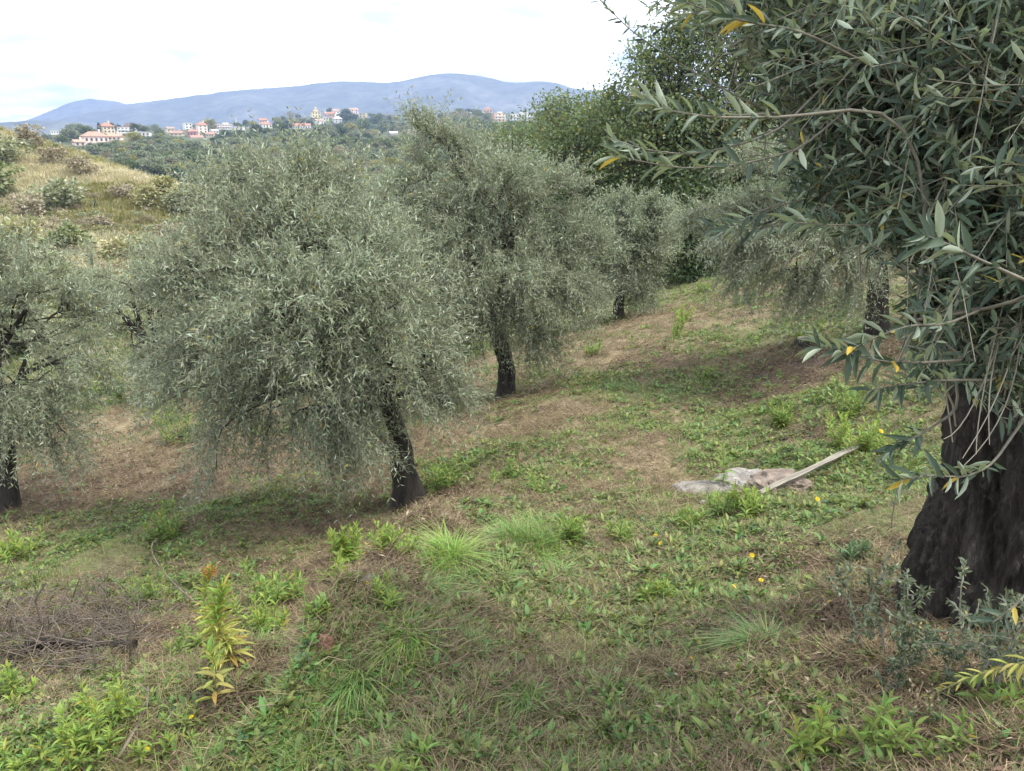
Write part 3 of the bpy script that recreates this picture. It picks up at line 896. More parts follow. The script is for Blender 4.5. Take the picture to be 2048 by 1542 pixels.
# the near olive at the right edge, its nearest leaves single objects
def near_olive():
    b0 = hit1(1975, 1240)
    y0 = b0[1]
    t = link('olive_tree', None, label='near olive at right edge, thick black trunk and big leaves hanging close', cat='olive tree', group='olive trees in the grove', loc=b0)
    tb = Buf()
    tr = np.array([b0 - [0, 0, .15], P(1995, 1130, y0), P(2020, 1000, y0), P(2035, 880, y0), P(2040, 760, y0 + .02), P(2035, 640, y0 + .05), P(2015, 540, y0 + .1)])
    tt = np.linspace(0, 1, 90)
    sp_ = np.stack([np.interp(tt, np.linspace(0, 1, 7), tr[:, k]) for k in range(3)], -1)
    for _ in range(3):
        sp_[1:-1] = (sp_[:-2] + sp_[2:] + 2 * sp_[1:-1]) / 4
    rad = .185 + .17 * np.exp(-tt * 7.0) + .03 * np.exp(-((tt - 1) / .2) ** 2)
    tube(tb, sp_ - b0, rad, 120, 0, True, .2, 4, .34)
    link('trunk', tb.mesh('trunk', [M['bark_near']], True), t)
    # root flares
    for pxs in ([(1800, 1330), (1775, 1380), (1762, 1420), (1715, 1475), (1690, 1530)], [(1900, 1250), (1860, 1300), (1835, 1340)]):
        hp, _ = hit([q[0] for q in pxs], [q[1] for q in pxs])
        hp[:, 2] += np.linspace(.01, -.004, len(hp))
        k = np.linspace(0, len(hp) - 1, 14)
        pp = np.stack([np.interp(k, np.arange(len(hp)), hp[:, c]) for c in range(3)], -1)
        rb = Buf(); tube(rb, pp - b0, np.linspace(.035, .014, 14), 10, 0, True, .5, 6)
        link('root', rb.mesh('root', [M['bark_root']], True), t)
    lb = Buf(); wb = Buf(); fb = Buf()
    top = tr[-1]
    def ctrl(lst, n=10):
        q = np.array([P(*a) for a in lst]); k = np.linspace(0, len(q) - 1, n)
        p = np.stack([np.interp(k, np.arange(len(q)), q[:, c]) for c in range(3)], -1)
        p[1:-1] = (p[:-2] + p[2:] + 2 * p[1:-1]) / 4
        return p
    limbs = [ctrl([(2010, 560, y0 + .1), (1950, 450, y0), (1880, 410, y0 - .2), (1760, 330, y0 - .35), (1650, 250, y0 - .4)]),
             ctrl([(2010, 560, y0 + .1), (2040, 380, y0 - .2), (2000, 150, y0 - .5), (1900, -50, y0 - .6)]),
             ctrl([(2015, 600, y0 + .1), (1960, 520, y0 - .4), (1900, 560, y0 - .7), (1830, 640, y0 - .9)]),
             ctrl([(2010, 560, y0 + .1), (1900, 200, y0 + .3), (1700, 0, y0 + .2), (1550, -100, y0)]),
             ctrl([(2010, 560, y0 + .1), (2100, 500, y0 - .5), (2100, 600, y0 - .9)])]
    for k, lm in enumerate(limbs):
        b = Buf(); tube(b, lm - b0, np.linspace((.10, .085, .05, .07, .06)[k], .014, len(lm)), 10, 0, True, .25, k)
        link('branch', b.mesh('branch', [M['bark_near']], True), t)
    lumps = L((1620, 110, 2.25, .32), (1800, 100, 2.05, .48), (1980, 150, 1.85, .5), (1740, 260, 2.15, .32), (1880, 330, 1.9, .44), (2020, 420, 1.75, .45), (1590, 230, 2.4, .24),
              (1905, 545, 1.9, .22), (1990, 600, 1.75, .24), (1540, 30, 2.5, .28), (1700, -60, 2.3, .55), (1950, -80, 1.95, .55),
              (2120, 250, 1.65, .45), (2120, 560, 1.7, .32), (1920, 680, 1.8, .18), (1880, 610, 1.8, .2), (1840, 470, 1.95, .26), (1970, 760, 1.75, .14), (1700, 380, 2.1, .2), (1960, 450, 1.9, .3), (1480, 110, 2.5, .2))
    B_, D_, L_, R_ = [], [], [], []
    zc = P(1800, 300, 1.8)
    trunk_c = P(2010, 450, y0)
    for c, r in lumps:
        ns = max(6, int(23 * (r / .4) ** 1.6))
        lm = limbs[int(np.argmin([np.linalg.norm(l_ - c, axis=1).min() for l_ in limbs]))]
        st = lm[np.argmin(np.linalg.norm(lm - c, axis=1))]
        for _ in range(ns):
            e = c + norm(rng.normal(size=3)) * r * rng.uniform(.4, 1.0)
            br = curve(st, e, 6, .12, .12, .1)
            tube(lb, br - b0, np.linspace(.0055, .0018, 6), 4, 0, False)
            q = rng.uniform(.35, 1.0, 9); k = np.clip(q * 5, 0, 4.999).astype(int); f_ = (q * 5 - k)[:, None]
            pb = br[k] * (1 - f_) + br[np.minimum(k + 1, 5)] * f_
            left = np.array([-1.0, -.25, 0])
            dn = norm(.7 * norm(e - st) + .45 * left + np.array([0, 0, -.02]) + rng.normal(size=(9, 3)) * .55)
            B_.append(pb); D_.append(dn); L_.append(rng.uniform(.14, .32, 9)); R_.append(rng.uniform(-.25, .45, 9))
    # shoots that can be told apart against the sky and the slope
    shoots = [[(1560, 235, 2.1), (1440, 175, 2.1), (1330, 110, 2.1), (1260, 60, 2.1), (1195, -5, 2.1)],
              [(1640, 180, 1.8), (1560, 260, 1.75), (1480, 290, 1.7), (1380, 310, 1.7), (1290, 300, 1.7), (1215, 275, 1.7)],
              [(1700, 215, 1.8), (1600, 300, 1.7), (1480, 330, 1.65), (1360, 338, 1.65), (1230, 312, 1.65)],
              [(1700, 220, 1.5), (1560, 235, 1.45), (1430, 235, 1.4), (1340, 222, 1.4), (1290, 205, 1.4)],
              [(1740, 130, 1.7), (1600, 60, 1.6), (1500, 45, 1.6), (1440, 30, 1.6), (1375, 5, 1.6)],
              [(1920, 720, 1.5), (1850, 725, 1.35), (1770, 725, 1.3), (1690, 705, 1.25), (1640, 695, 1.25)],
              [(2040, 850, 1.5), (1985, 930, 1.35), (1930, 955, 1.3), (1860, 950, 1.25), (1800, 960, 1.25)],
              [(1960, 620, 1.45), (1890, 650, 1.35), (1820, 650, 1.3), (1750, 675, 1.27), (1700, 700, 1.25)],
              [(1980, 760, 1.5), (1880, 760, 1.4), (1800, 770, 1.35), (1740, 780, 1.3)],
              [(1850, 420, 1.7), (1750, 450, 1.6), (1660, 450, 1.5), (1590, 445, 1.5)],
              [(1800, 350, 1.9), (1650, 390, 1.85), (1520, 420, 1.8), (1440, 470, 1.8)],
              [(1750, 380, 1.9), (1620, 440, 1.9), (1500, 460, 1.9), (1430, 455, 1.9)],
              [(1900, 830, 1.6), (1840, 870, 1.5), (1800, 890, 1.5), (1770, 905, 1.5)],
              [(2060, 1180, 1.5), (2030, 1210, 1.45), (2000, 1235, 1.42), (1985, 1245, 1.42)],
              [(2048, 560, 1.2), (1960, 520, 1.1), (1900, 490, 1.1), (1850, 470, 1.1)]]
    SB, SD, SN, SL = [], [], [], []
    for si, sh in enumerate(shoots):
        p = ctrl(sh, 16)
        al = np.vstack(limbs + [tr[3:]])
        dl = np.linalg.norm(al - p[0], axis=1) + .6 * np.maximum(0, (al - p[0]) @ norm(p[3] - p[0]))
        st_ = al[np.argmin(dl)]
        tq = np.linspace(0, 1, 7)[:-1, None]
        ctl = p[0] - norm(p[2] - p[0]) * np.linalg.norm(p[0] - st_) * .5
        pre = st_ * (1 - tq) ** 2 + 2 * ctl * tq * (1 - tq) + p[0] * tq * tq
        stem_ = np.vstack([pre, p])
        shb = Buf(); tube(shb, stem_ - b0, np.linspace(.0038, .0010, len(stem_)), 5, 0, False); link('shoot', shb.mesh('shoot', [M['shoot_bark']], True), t)
        Lh = np.linalg.norm(np.diff(p, axis=0), axis=1).sum()
        m = int(Lh / .019)
        q = np.linspace(.25, 1.0, m) * 15; k = np.clip(q, 0, 14.999).astype(int); f_ = (q - k)[:, None]
        lp = (p[k] * (1 - f_) + p[k + 1] * f_)[None]
        lt = norm(p[k + 1] - p[k])[None]
        for ld in leaf_dirs(lt, (30, 60)):
            kp = rng.random(m) < (.62 if si in (1, 2, 9) else .85)
            SB.append(lp[0][kp]); SD.append(ld[0][kp]); SN.append(leaf_normals(ld[0][kp], .6))
            SL.append(rng.uniform(.034, .062, kp.sum()) * (.62 if si == 0 else 1))
    # bare drooping twigs before the trunk
    for k in range(5):
        a = P(2040 + rng.uniform(-70, 20), 560 + rng.uniform(-90, 90), 1.6); c = P(2000 + rng.uniform(-60, 60), 800 + rng.uniform(-80, 70), 1.45); e = P(1890 + rng.uniform(-20, 90), 900 + rng.uniform(-60, 60), 1.35)
        s = np.linspace(0, 1, 10)[:, None]
        p = a * (1 - s) ** 2 + 2 * c * s * (1 - s) + e * s * s
        tube(wb, p - b0, np.linspace(.0021, .0009, 10), 4, 0, False)
    b_, d_, l_, r_ = map(np.concatenate, (B_, D_, L_, R_))
    # the crown is open on its downhill side: no spray reaches there but the long shoots
    tipx, tipy = project(b_ + d_ * l_[:, None] - np.array([0, 0, 1]) * (r_ * l_)[:, None])
    bx, by = project(b_)
    def open_side(x, y):
        return ((x < 1490) & (y > 60)) | ((x < 1560) & (y > 190)) | ((y > 380 + (x - 1400) * .3) & (x < 1740)) | ((x < 1810) & (y > 500)) | ((y > 760 + np.abs(x - 1900) * .8)) | (y > 860)
    ok_ = ~(open_side(tipx, tipy) | open_side(bx, by))
    b_, d_, l_, r_ = b_[ok_], d_[ok_], l_[ok_], r_[ok_]
    pts, lp, lt = make_twigs(b_, d_, l_, r_, 10)
    tubes(wb, pts - b0, np.linspace(.0019, .0009, 4)[None] * np.ones((len(b_), 1)), 3)
    for ld in leaf_dirs(lt):
        kp = rng.random(ld.shape[:2]) < .8
        SB.append(lp[kp]); SD.append(ld[kp]); SN.append(leaf_normals(ld[kp], .75)); SL.append(rng.uniform(.026, .054, kp.sum()))
    bb, dd, nn, sl = map(np.concatenate, (SB, SD, SN, SL))
    # keep the lens free
    dist = np.linalg.norm(bb - EYE, axis=1)
    ok = dist > .75
    bb, dd, nn, sl, dist = bb[ok], dd[ok], nn[ok], sl[ok], dist[ok]
    rel = bb - EYE
    zc_ = rel[:, 1] * cp - rel[:, 2] * sp
    sx = 1024 + F * rel[:, 0] / np.maximum(zc_, .1); sy = 771 - F * (rel[:, 1] * sp + rel[:, 2] * cp) / np.maximum(zc_, .1)
    vis = (zc_ > 0) & (sx > 0) & (sx < 2048) & (sy > 0) & (sy < 1542)
    order = np.argsort(np.where(vis, dist - sl * 4, 99))
    single = order[:300]; rest = order[300:]
    lw = sl * rng.uniform(.17, .235, len(sl))
    strip_leaves(fb, bb[rest] - b0, dd[rest], nn[rest], sl[rest], lw[rest])
    v0, f0 = leaf_strip(1, 1, .12, .2)
    me = {}
    for nm in ('olive_near', 'olive_yellow'):
        for cu in range(3):
            v0, f0 = leaf_strip(1, 1, (.02, .12, .25)[cu], .22)
            lbuf = Buf(); lbuf.add(v0, f0); me[nm, cu] = lbuf.mesh('leaf', [M[nm]], True)
    cf = link('twigs', wb.mesh('twigs', [M['twig']], True), t)
    for q, i in enumerate(single):
        o = link('leaf', me['olive_yellow' if rng.random() < .025 else 'olive_near', q % 3], t)
        o.matrix_local = leaf_matrix(bb[i] - b0, dd[i], nn[i], sl[i], lw[i])
    link('branches', lb.mesh('branches', [M['twig'], M['dead']], True), t)
    o = link('foliage', fb.mesh('foliage', [M['olive_near']], True), t, kind='stuff')

def bark_material(name, c1, c2, c3):
    m, n, b = mat(name)
    t = N(n, 'ShaderNodeTexCoord')
    mp = N(n, 'ShaderNodeMapping'); mp.inputs['Scale'].default_value = (1, 1, .22)
    n.links.new(t.outputs['Object'], mp.inputs['Vector'])
    f = noise(n, 36, 10, .75, mp.outputs[0], .6)
    f2 = noise(n, 5, 6, .6, mp.outputs[0])
    c = ramp(n, f, [(.35, c1), (.55, c2), (.72, c3)])
    c = mixrgb(n, ramp(n, f2, [(.45, 0.0), (.7, .7)]), c, c1)
    n.links.new(c, b.inputs['Base Color']); b.inputs['Roughness'].default_value = .95
    b.inputs['Specular IOR Level'].default_value = .2
    bp = N(n, 'ShaderNodeBump'); bp.inputs['Strength'].default_value = 1; bp.inputs['Distance'].default_value = .06
    n.links.new(f, bp.inputs['Height']); n.links.new(bp.outputs[0], b.inputs['Normal'])
    return m
M['bark_near'] = bark_material('near_bark', (.026, .022, .019), (.085, .073, .062), (.27, .235, .195))
M['bark_root'] = bark_material('root_bark', (.05, .042, .035), (.13, .115, .10), (.26, .235, .2))
near_olive()

# oaks at the right
def oak_tree(name, base, lumps, label, seed, leaf='oak', n_per=900, ls=.13, trunk_r=.18, cat='oak tree', group='oaks of the dark grove at the right'):
    t = link(name, None, label=label, cat=cat, group=group, loc=base)
    B0 = np.array(base)
    tb = Buf(); lb = Buf(); fb = Buf()
    cc = np.mean([c for c, r in lumps], axis=0)
    fork = B0 * .55 + cc * .45
    fork[2] = B0[2] + (min(c[2] for c, r in lumps) - B0[2]) * .75
    tr = curve(B0 - [0, 0, .3], fork, 8, 0, .04)
    tube(tb, tr - B0, np.linspace(trunk_r, trunk_r * .7, 8), 12, 0, True, .2, seed)
    link('trunk', tb.mesh('trunk', [M['bark']], True), t)
    for c, r in lumps:
        limb = curve(fork, c, 8, 0, .07, .05)
        tube(lb, limb - B0, np.linspace(trunk_r * .5, .02, 8), 6)
        nc = max(6, int(34 * r * r))          # leaf sprays on this bough
        dirs = norm(rng.normal(size=(nc, 3)) + [0, 0, .25])
        ctr = c + dirs * r * (rng.uniform(.25, 1, (nc, 1)) ** .5) * (1 + .12 * rng.normal(size=(nc, 1))) * np.array([1, 1, .85])
        for q, e in enumerate(ctr[: nc]):
            br = curve(limb[rng.integers(4, 8)], e, 4, 0, .1)
            tube(lb, br - B0, np.linspace(.02, .006, 4), 3, 0, False)
        npl = max(12, int(n_per * r * r / nc))
        off = np.clip(rng.normal(size=(nc, npl, 3)), -1.7, 1.7) * np.array([.24, .24, .15]) * (r ** .4)
        pb = (ctr[:, None] + off).reshape(-1, 3)
        dd = norm(off.reshape(-1, 3) + rng.normal(size=(len(pb), 3)) * .3 + 1e-4)
        kite_leaves(fb, pb - B0, dd, leaf_normals(dd, 1.0), ls * rng.uniform(.6, 1.25, len(pb)), ls * .62 * rng.uniform(.7, 1.2, len(pb)), 0, .2, .55)
    link('branches', lb.mesh('branches', [M['twig_dark']], True), t)
    link('crown', fb.mesh('crown', [M[leaf]]), t)
    return t

def gz(px, Y, py=560):
    p = P(px, py, Y); return np.array([p[0], p[1], H(p[0], p[1])[0]])

oak_tree('oak_tree', gz(1030, 33), L((1010, 330, 33, 1.5), (1060, 300, 33, 1.7), (1090, 370, 32, 1.8), (1000, 390, 33, 1.6), (1060, 430, 32, 1.5), (960, 350, 34, 1.0), (1000, 290, 34, .7)),
         'yellowish green oak, lowest and leftmost of the grove at the right', 1, 'oak', 1000, .15)
oak_tree('oak_tree', gz(1130, 29), L((1120, 250, 29, 1.2), (1140, 330, 28, 1.7), (1190, 290, 28, 1.5), (1090, 215, 30, .6), (1170, 390, 28, 1.6), (1230, 350, 28, 1.5), (1110, 420, 28, 1.3), (1200, 230, 29, .9)),
         'green oak with thin twiggy top in front of the white apartment block', 2, 'oak', 1000, .14)
oak_tree('oak_tree', gz(1310, 26), L((1300, 190, 26, 1.5), (1330, 110, 26, .9), (1250, 250, 26, 1.3), (1380, 150, 26, 1.4), (1340, 270, 25, 1.6), (1270, 330, 25, 1.4), (1360, 360, 25, 1.6), (1230, 190, 27, .5), (1330, 60, 26, .6), (1390, 50, 26, .8),
                                     (1400, 250, 25, 1.4), (1280, 110, 27, .5)),
         'tall oak whose leafy top stands against the sky beside the dark olive shoot', 3, 'oak', 1000, .14)
oak_tree('oak_tree', gz(1480, 25), L((1470, 90, 25, 1.5), (1520, 180, 24, 1.7), (1440, 240, 24, 1.4), (1560, 80, 25, 1.6), (1500, 320, 24, 1.6), (1590, 260, 24, 1.6), (1400, 60, 26, .8), (1430, 380, 24, 1.2)),
         'tallest oak of the grove, mostly behind the near olive branches', 4, 'oak', 900, .14)
oak_tree('oak_tree', gz(1720, 24), L((1700, 120, 24, 1.8), (1780, 220, 24, 1.8), (1650, 260, 24, 1.6), (1850, 150, 24, 1.8), (1750, 330, 23, 1.6), (1900, 300, 23, 1.8), (2000, 220, 23, 1.8)),
         'broad oak at the far right behind both right hand olives', 5, 'oak', 700, .15)
oak_tree('oak_tree', gz(1380, 23), L((1390, 440, 23, 1.3), (1350, 520, 23, 1.1), (1410, 540, 22.5, .8), (1440, 470, 22.5, 1.0), (1340, 430, 24, 1.1), (1300, 400, 24.5, 1.0), (1380, 570, 22.8, .6), (1400, 500, 22.5, 1.0), (1440, 540, 22.0, .7), (1420, 410, 23, 1.0), (1350, 470, 23, .9)),
         'low dark bushy oak beside the small silvery olive', 6, 'oak_dark', 1100, .13)
oak_tree('oak_tree', gz(1210, 27), L((1200, 420, 26, 1.2), (1150, 440, 27, 1.2), (1250, 400, 26, 1.0), (1190, 500, 26, 1.2), (1160, 560, 26, 1.0), (1330, 570, 25, .9), (1230, 570, 26, .9)),
         'dark low oak between the tall shoots olive and the small olive', 7, 'oak_dark', 1000, .13)

# ------------------------------------------------------------------ far trees and shrubs
def far_tree_mesh(kind, seed, mats):
    r = np.random.default_rng(seed)
    b = Buf()
    if kind == 'cypress':
        n = 500
        h = r.random(n)
        rad = .12 * np.sin(np.pi * np.clip(h * .9 + .08, 0, 1)) ** .7
        a = r.uniform(0, 2 * np.pi, n)
        p = np.stack([rad * np.cos(a), rad * np.sin(a), .06 + h * .94], -1)
        d = norm(np.stack([np.cos(a) * .3, np.sin(a) * .3, np.ones(n)], -1)); ls = .07
        trunk_h = .1
    else:
        nl = {'round': 7, 'wide': 9, 'shrub': 6, 'bare': 7, 'pine': 5}[kind]
        lum = []
        for k in range(nl):
            a = r.uniform(0, 2 * np.pi); q = r.uniform(0, .3)
            z = {'round': r.uniform(.38, .78), 'wide': r.uniform(.4, .72), 'shrub': r.uniform(.15, .6), 'bare': r.uniform(.3, .75), 'pine': r.uniform(.72, .86)}[kind]
            lum.append((np.array([q * math.cos(a), q * math.sin(a), z]), r.uniform(.16, .27)))
        per = 120
        pp = []; dd = []
        for c, q in lum:
            v = norm(r.normal(size=(per, 3)) + [0, 0, .2])
            pp.append(c + v * q * (r.uniform(.5, 1.08, (per, 1))) * [1, 1, .85]); dd.append(norm(v + r.normal(size=(per, 3)) * .7))
        p = np.concatenate(pp); d = np.concatenate(dd); n = len(p)
        ls = .085 if kind != 'bare' else .06
        trunk_h = .5 if kind != 'shrub' else .2
    nr_ = norm(r.normal(size=(n, 3)) * .6 + [0, 0, .9]); nr_ = norm(nr_ - (nr_ * d).sum(-1, keepdims=True) * d)
    kite_leaves(b, p, d, nr_, ls * r.uniform(.6, 1.3, n), ls * .75 * r.uniform(.6, 1.2, n), 0, .2, .5)
    tube(b, [[0, 0, -.1], [.01, 0, trunk_h * .5], [0, .01, trunk_h + (.2 if kind == 'pine' else 0)]], [.03, .022, .012], 5, 1)
    return b.mesh(kind + '_tree', mats)

def far_leaf(nm, c, b2=None):
    M[nm] = leaf_mat(nm, c, b2 or tuple(q * 1.3 for q in c), .6, .45, .02, None, 0, .2, .3, True)
far_leaf('far_dark', (.08, .11, .058)); far_leaf('far_green', (.125, .16, .07)); far_leaf('far_olive', (.185, .21, .14)); far_leaf('far_yellow', (.26, .25, .08))
far_leaf('far_brown', (.24, .205, .15)); far_leaf('far_straw', (.43, .385, .27))
FT = {}
for kd, mt in (('round', 'far_dark'), ('round', 'far_green'), ('round', 'far_olive'), ('wide', 'far_dark'), ('wide', 'far_green'), ('wide', 'far_olive'), ('wide', 'far_yellow'),
               ('shrub', 'far_green'), ('shrub', 'far_olive'), ('shrub', 'far_brown'), ('shrub', 'far_dark'), ('shrub', 'far_yellow'), ('cypress', 'far_dark'), ('bare', 'far_brown'), ('pine', 'far_dark')):
    FT[kd, mt] = [far_tree_mesh(kd, hash((kd, len(mt), k)) % 1000 if False else 100 + len(FT) * 3 + k, [M[mt], M['twig_dark']]) for k in range(2)]

def put_far(name, key, p, size, label, cat, group, wide=1.0):
    o = link(name, random.choice(FT[key]), label=label, cat=cat, group=group, loc=p)
    o.rotation_euler = (0, 0, random.uniform(0, 6.28))
    o.scale = (size * wide, size * wide, size)
    return o

far_leaf('hill_green', (.165, .19, .09)); far_leaf('hill_olive', (.24, .255, .165)); far_leaf('hill_brown', (.29, .25, .185)); far_leaf('hill_yellow', (.31, .295, .16))
for kd, mt in (('shrub', 'hill_green'), ('shrub', 'hill_olive'), ('shrub', 'hill_brown'), ('shrub', 'hill_yellow'), ('wide', 'hill_yellow'), ('wide', 'hill_olive')):
    FT[kd, mt] = [far_tree_mesh(kd, 300 + len(FT) * 3 + k, [M[mt], M['twig_dark']]) for k in range(2)]
# shrubs on the dry hillside: photo position, size in photo pixels
hs = [(60, 292, 44, 'shrub', 'hill_brown', 'big grey brown bush on the crest of the dry hill at the left edge'),
      (20, 330, 62, 'shrub', 'hill_olive', 'grey green bush below the crest of the dry hill'),
      (5, 400, 75, 'shrub', 'hill_green', 'green bush at the left edge, half way down the dry hill'),
      (105, 330, 40, 'shrub', 'hill_brown', 'purplish bush in the straw near the top of the dry hill'),
      (120, 425, 75, 'shrub', 'hill_olive', 'wide grey green bush in the middle of the dry hill'),
      (165, 350, 42, 'shrub', 'hill_brown', 'brown bush on the right shoulder of the dry hill'),
      (60, 440, 55, 'shrub', 'hill_brown', 'dull brown thicket left of the wide bush on the dry hill'),
      (30, 500, 70, 'shrub', 'hill_yellow', 'yellow green bush at the foot of the dry hill, left edge'),
      (150, 510, 75, 'shrub', 'hill_green', 'green bush at the foot of the dry hill'),
      (250, 400, 36, 'shrub', 'hill_brown', 'small dark bush on the right slope of the dry hill'),
      (300, 420, 45, 'wide', 'hill_yellow', 'small yellowing tree at the right end of the dry hill'),
      (330, 395, 42, 'wide', 'hill_yellow', 'small yellow tree on the skyline of the dry hill'),
      (360, 430, 50, 'wide', 'hill_olive', 'grey olive tree at the right end of the dry hill'),
      (230, 530, 60, 'shrub', 'hill_yellow', 'yellow green thicket below the dry hill'),
      (90, 545, 70, 'shrub', 'hill_olive', 'silvery thicket above the left edge olive'),
      (300, 520, 60, 'shrub', 'hill_olive', 'silvery bush below the straw slope beside the middle olive'),
      (210, 460, 34, 'shrub', 'hill_brown', 'small brown bush in the straw slope'),
      (340, 480, 40, 'shrub', 'hill_brown', 'brown thicket at the lower right of the straw slope'),
      (405, 440, 62, 'wide', 'hill_yellow', 'yellow green tree at the right foot of the dry hill'), (445, 470, 66, 'wide', 'hill_olive', 'grey green tree right of the yellow green one at the foot of the dry hill'),
      (372, 418, 50, 'wide', 'hill_yellow', 'yellow green tree on the right crest of the dry hill'), (425, 415, 54, 'shrub', 'hill_green', 'green tree beyond the right end of the dry hill'),
      (470, 520, 70, 'wide', 'hill_yellow', 'yellow green tree just above the left shoulder of the middle olive'),
      (200, 610, 80, 'shrub', 'hill_olive', 'silvery bush between the left olive and the middle olive'), (285, 600, 80, 'shrub', 'hill_olive', 'silvery bush hugging the left side of the middle olive'),
      (120, 590, 80, 'shrub', 'hill_green', 'green thicket right behind the left edge olive'), (40, 590, 80, 'shrub', 'hill_olive', 'pale thicket behind the left edge olive at the picture edge'),
      (460, 640, 120, 'shrub', 'hill_green', 'green thicket behind the left half of the middle olive'), (590, 640, 120, 'shrub', 'hill_olive', 'pale thicket behind the centre of the middle olive'),
      (720, 620, 120, 'shrub', 'hill_green', 'green thicket behind the right half of the middle olive')]
pp, ok = hit([q[0] for q in hs], [q[1] for q in hs], y0=21)
hs2 = [(45, 700, 100, 'shrub', 'hill_olive', 'grey green bush seen through the left edge olive'), (-20, 715, 110, 'shrub', 'hill_green', 'bush cut by the left edge behind the left edge olive')]
pq, _ = hit([q[0] for q in hs2], [q[1] for q in hs2], y0=13)
hs = hs + hs2; pp = np.vstack([pp, pq])
for q, p in zip(hs, pp):
    k = ppm(q[0], q[1], p[1])
    put_far('shrub' if q[3] == 'shrub' else 'small_tree', (q[3], q[4]), p - [0, 0, .15], q[2] / k / (.75 if q[3] == 'shrub' else .8), q[5], 'shrub' if q[3] == 'shrub' else 'tree', 'bushes on the dry hill', 1.35)

# trees of the valley and the ridge, by random lines of sight, each standing on the terrain
def scatter_valley():
    n = 5200
    px = rng.uniform(-120, 1260, n); py = 232 + 260 * rng.random(n) ** 1.6
    p, ok = hit(px, py, y0=60, y1=1300, n=150)
    r = np.hypot(p[:, 0], p[:, 1])
    az = np.degrees(np.arctan2(p[:, 0], p[:, 1]))
    ok &= (r > 112) & (r < 1150)
    hb = np.array([P(h[1], h[2], h[5])[:2] for h in houses_px])
    hw = np.array([h[3] * h[5] / F * .5 for h in houses_px])
    keep = []
    for i in np.where(ok)[0]:
        x, y = p[i, :2]
        v = p[i, :2] - hb
        dist = np.linalg.norm(v, axis=1)
        lat = np.abs(v[:, 0] * hb[:, 1] - v[:, 1] * hb[:, 0]) / np.linalg.norm(hb, axis=1)
        ahead = (v * hb).sum(1) / np.linalg.norm(hb, axis=1)
        if np.any((lat < hw + 2.0) & (ahead > -12) & (ahead < 8)) :
            continue
        keep.append(i)
    keep = np.array(keep)
    size = np.clip(rng.normal(5.2, 1.3, len(keep)), 3, 9) * np.clip(r[keep] / 450, .75, 1.5)
    # no tree in front of a house rises over its foot
    hy = np.array([h[5] for h in houses_px]); hpx = np.array([h[1] for h in houses_px]); hpy = np.array([h[2] for h in houses_px]); hwp = np.array([h[3] for h in houses_px])
    good = np.ones(len(keep), bool)
    for q, i in enumerate(keep):
        x, y, z = p[i]
        d3 = np.array([x, y, z - 1.6]); zc = d3[1] * cp - d3[2] * sp
        tx = 1024 + F * x / zc
        tw = size[q] * .45 * F / zc
        m = (np.abs(hpx - tx) < hwp * .5 + tw) & (hy > y - 5)
        if tx < 130 and 771 - F * (y * sp + (z + size[q] - 1.6) * cp) / (y * cp - (z + size[q] - 1.6) * sp) < 262:
            good[q] = False
            continue
        if m.any():
            lim = hpy[m].max() - rng.uniform(-1, 2.5)
            # allowed height so that the top stays under that row
            zt = 1.6 + (rays(tx, lim)[2]) * y
            size[q] = min(size[q], (zt - z + .3))
            good[q] = size[q] > 1.6
    keep = keep[good]; size = size[good]
    vis = size / r[keep]
    order = np.argsort(-vis)
    patch = fbm(p[:, 0] / 60, p[:, 1] / 60, 3, 91)
    kinds = []
    for i in keep:
        u = patch[i] + rng.normal() * .09
        kinds.append(('round', 'far_dark') if u < .38 else ('wide', 'far_green') if u < .47 else ('wide', 'far_olive') if u < .58 else ('round', 'far_olive') if u < .64 else ('wide', 'far_yellow') if u < .68 else ('bare', 'far_brown'))
    lab = {'far_dark': 'dark green round tree', 'far_green': 'mid green spreading tree',
           'far_olive': 'grey green olive tree', 'far_yellow': 'yellowing tree', 'far_brown': 'greyish brown bare tree'}
    PLACES = [(-60, 275, 'left end of the ridge'), (110, 268, 'small far left white house'), (161, 291, 'low pink outbuilding'), (200, 285, 'terracotta roofed villa'), (254, 267, 'white stepped house'), (290, 272, 'low white flat roofed house'),
              (345, 268, 'small beige houses'), (384, 273, 'deep pink cube house'), (418, 270, 'tall peach house'), (452, 259, 'long salmon block'), (480, 261, 'white box shaped house'),
              (534, 254, 'white hip roofed house'), (590, 258, 'left end of the white row house'), (635, 240, 'yellow church'), (668, 233, 'long rose house'), (715, 232, 'right end of the hilltop village'),
              (788, 270, 'pale greenhouse'), (832, 247, 'orange house'), (862, 246, 'white apartment block'), (925, 240, 'gap between the apartment blocks'), (976, 226, 'small salmon house'),
              (1000, 244, 'orange balcony block'), (1043, 241, 'long white apartment block'), (1130, 240, 'ridge behind the oaks')]
    nm = {'far_dark': 'round_tree', 'far_green': 'spreading_tree', 'far_olive': 'far_olive_tree', 'far_yellow': 'yellowing_tree', 'far_brown': 'bare_tree'}
    for q in order[:290]:
        i = keep[q]; kd = kinds[q]
        x, y, z = p[i]
        zc = y * cp - (z - 1.6) * sp; tx = 1024 + F * x / zc; ty = 771 - F * (y * sp + (z - 1.6) * cp) / zc
        pl = min(PLACES, key=lambda w_: abs(w_[0] - tx))
        dy = ty - pl[1]
        band = 'level with' if dy < 6 else 'just below' if dy < 25 else 'well below' if dy < 60 else 'far below'
        put_far(nm[kd[1]], kd, p[i] - [0, 0, .3], size[q], '%s %s the %s' % (lab[kd[1]], band, pl[2]), 'tree', {'far_dark': 'dark trees of the valley', 'far_green': 'green trees of the valley', 'far_olive': 'olives of the valley', 'far_yellow': 'yellow trees of the valley', 'far_brown': 'bare trees of the valley'}[kd[1]], 1.25)
    rest = order[290:]
    return p[keep[rest]] - [0, 0, .3], size[rest], [kinds[q] for q in rest]
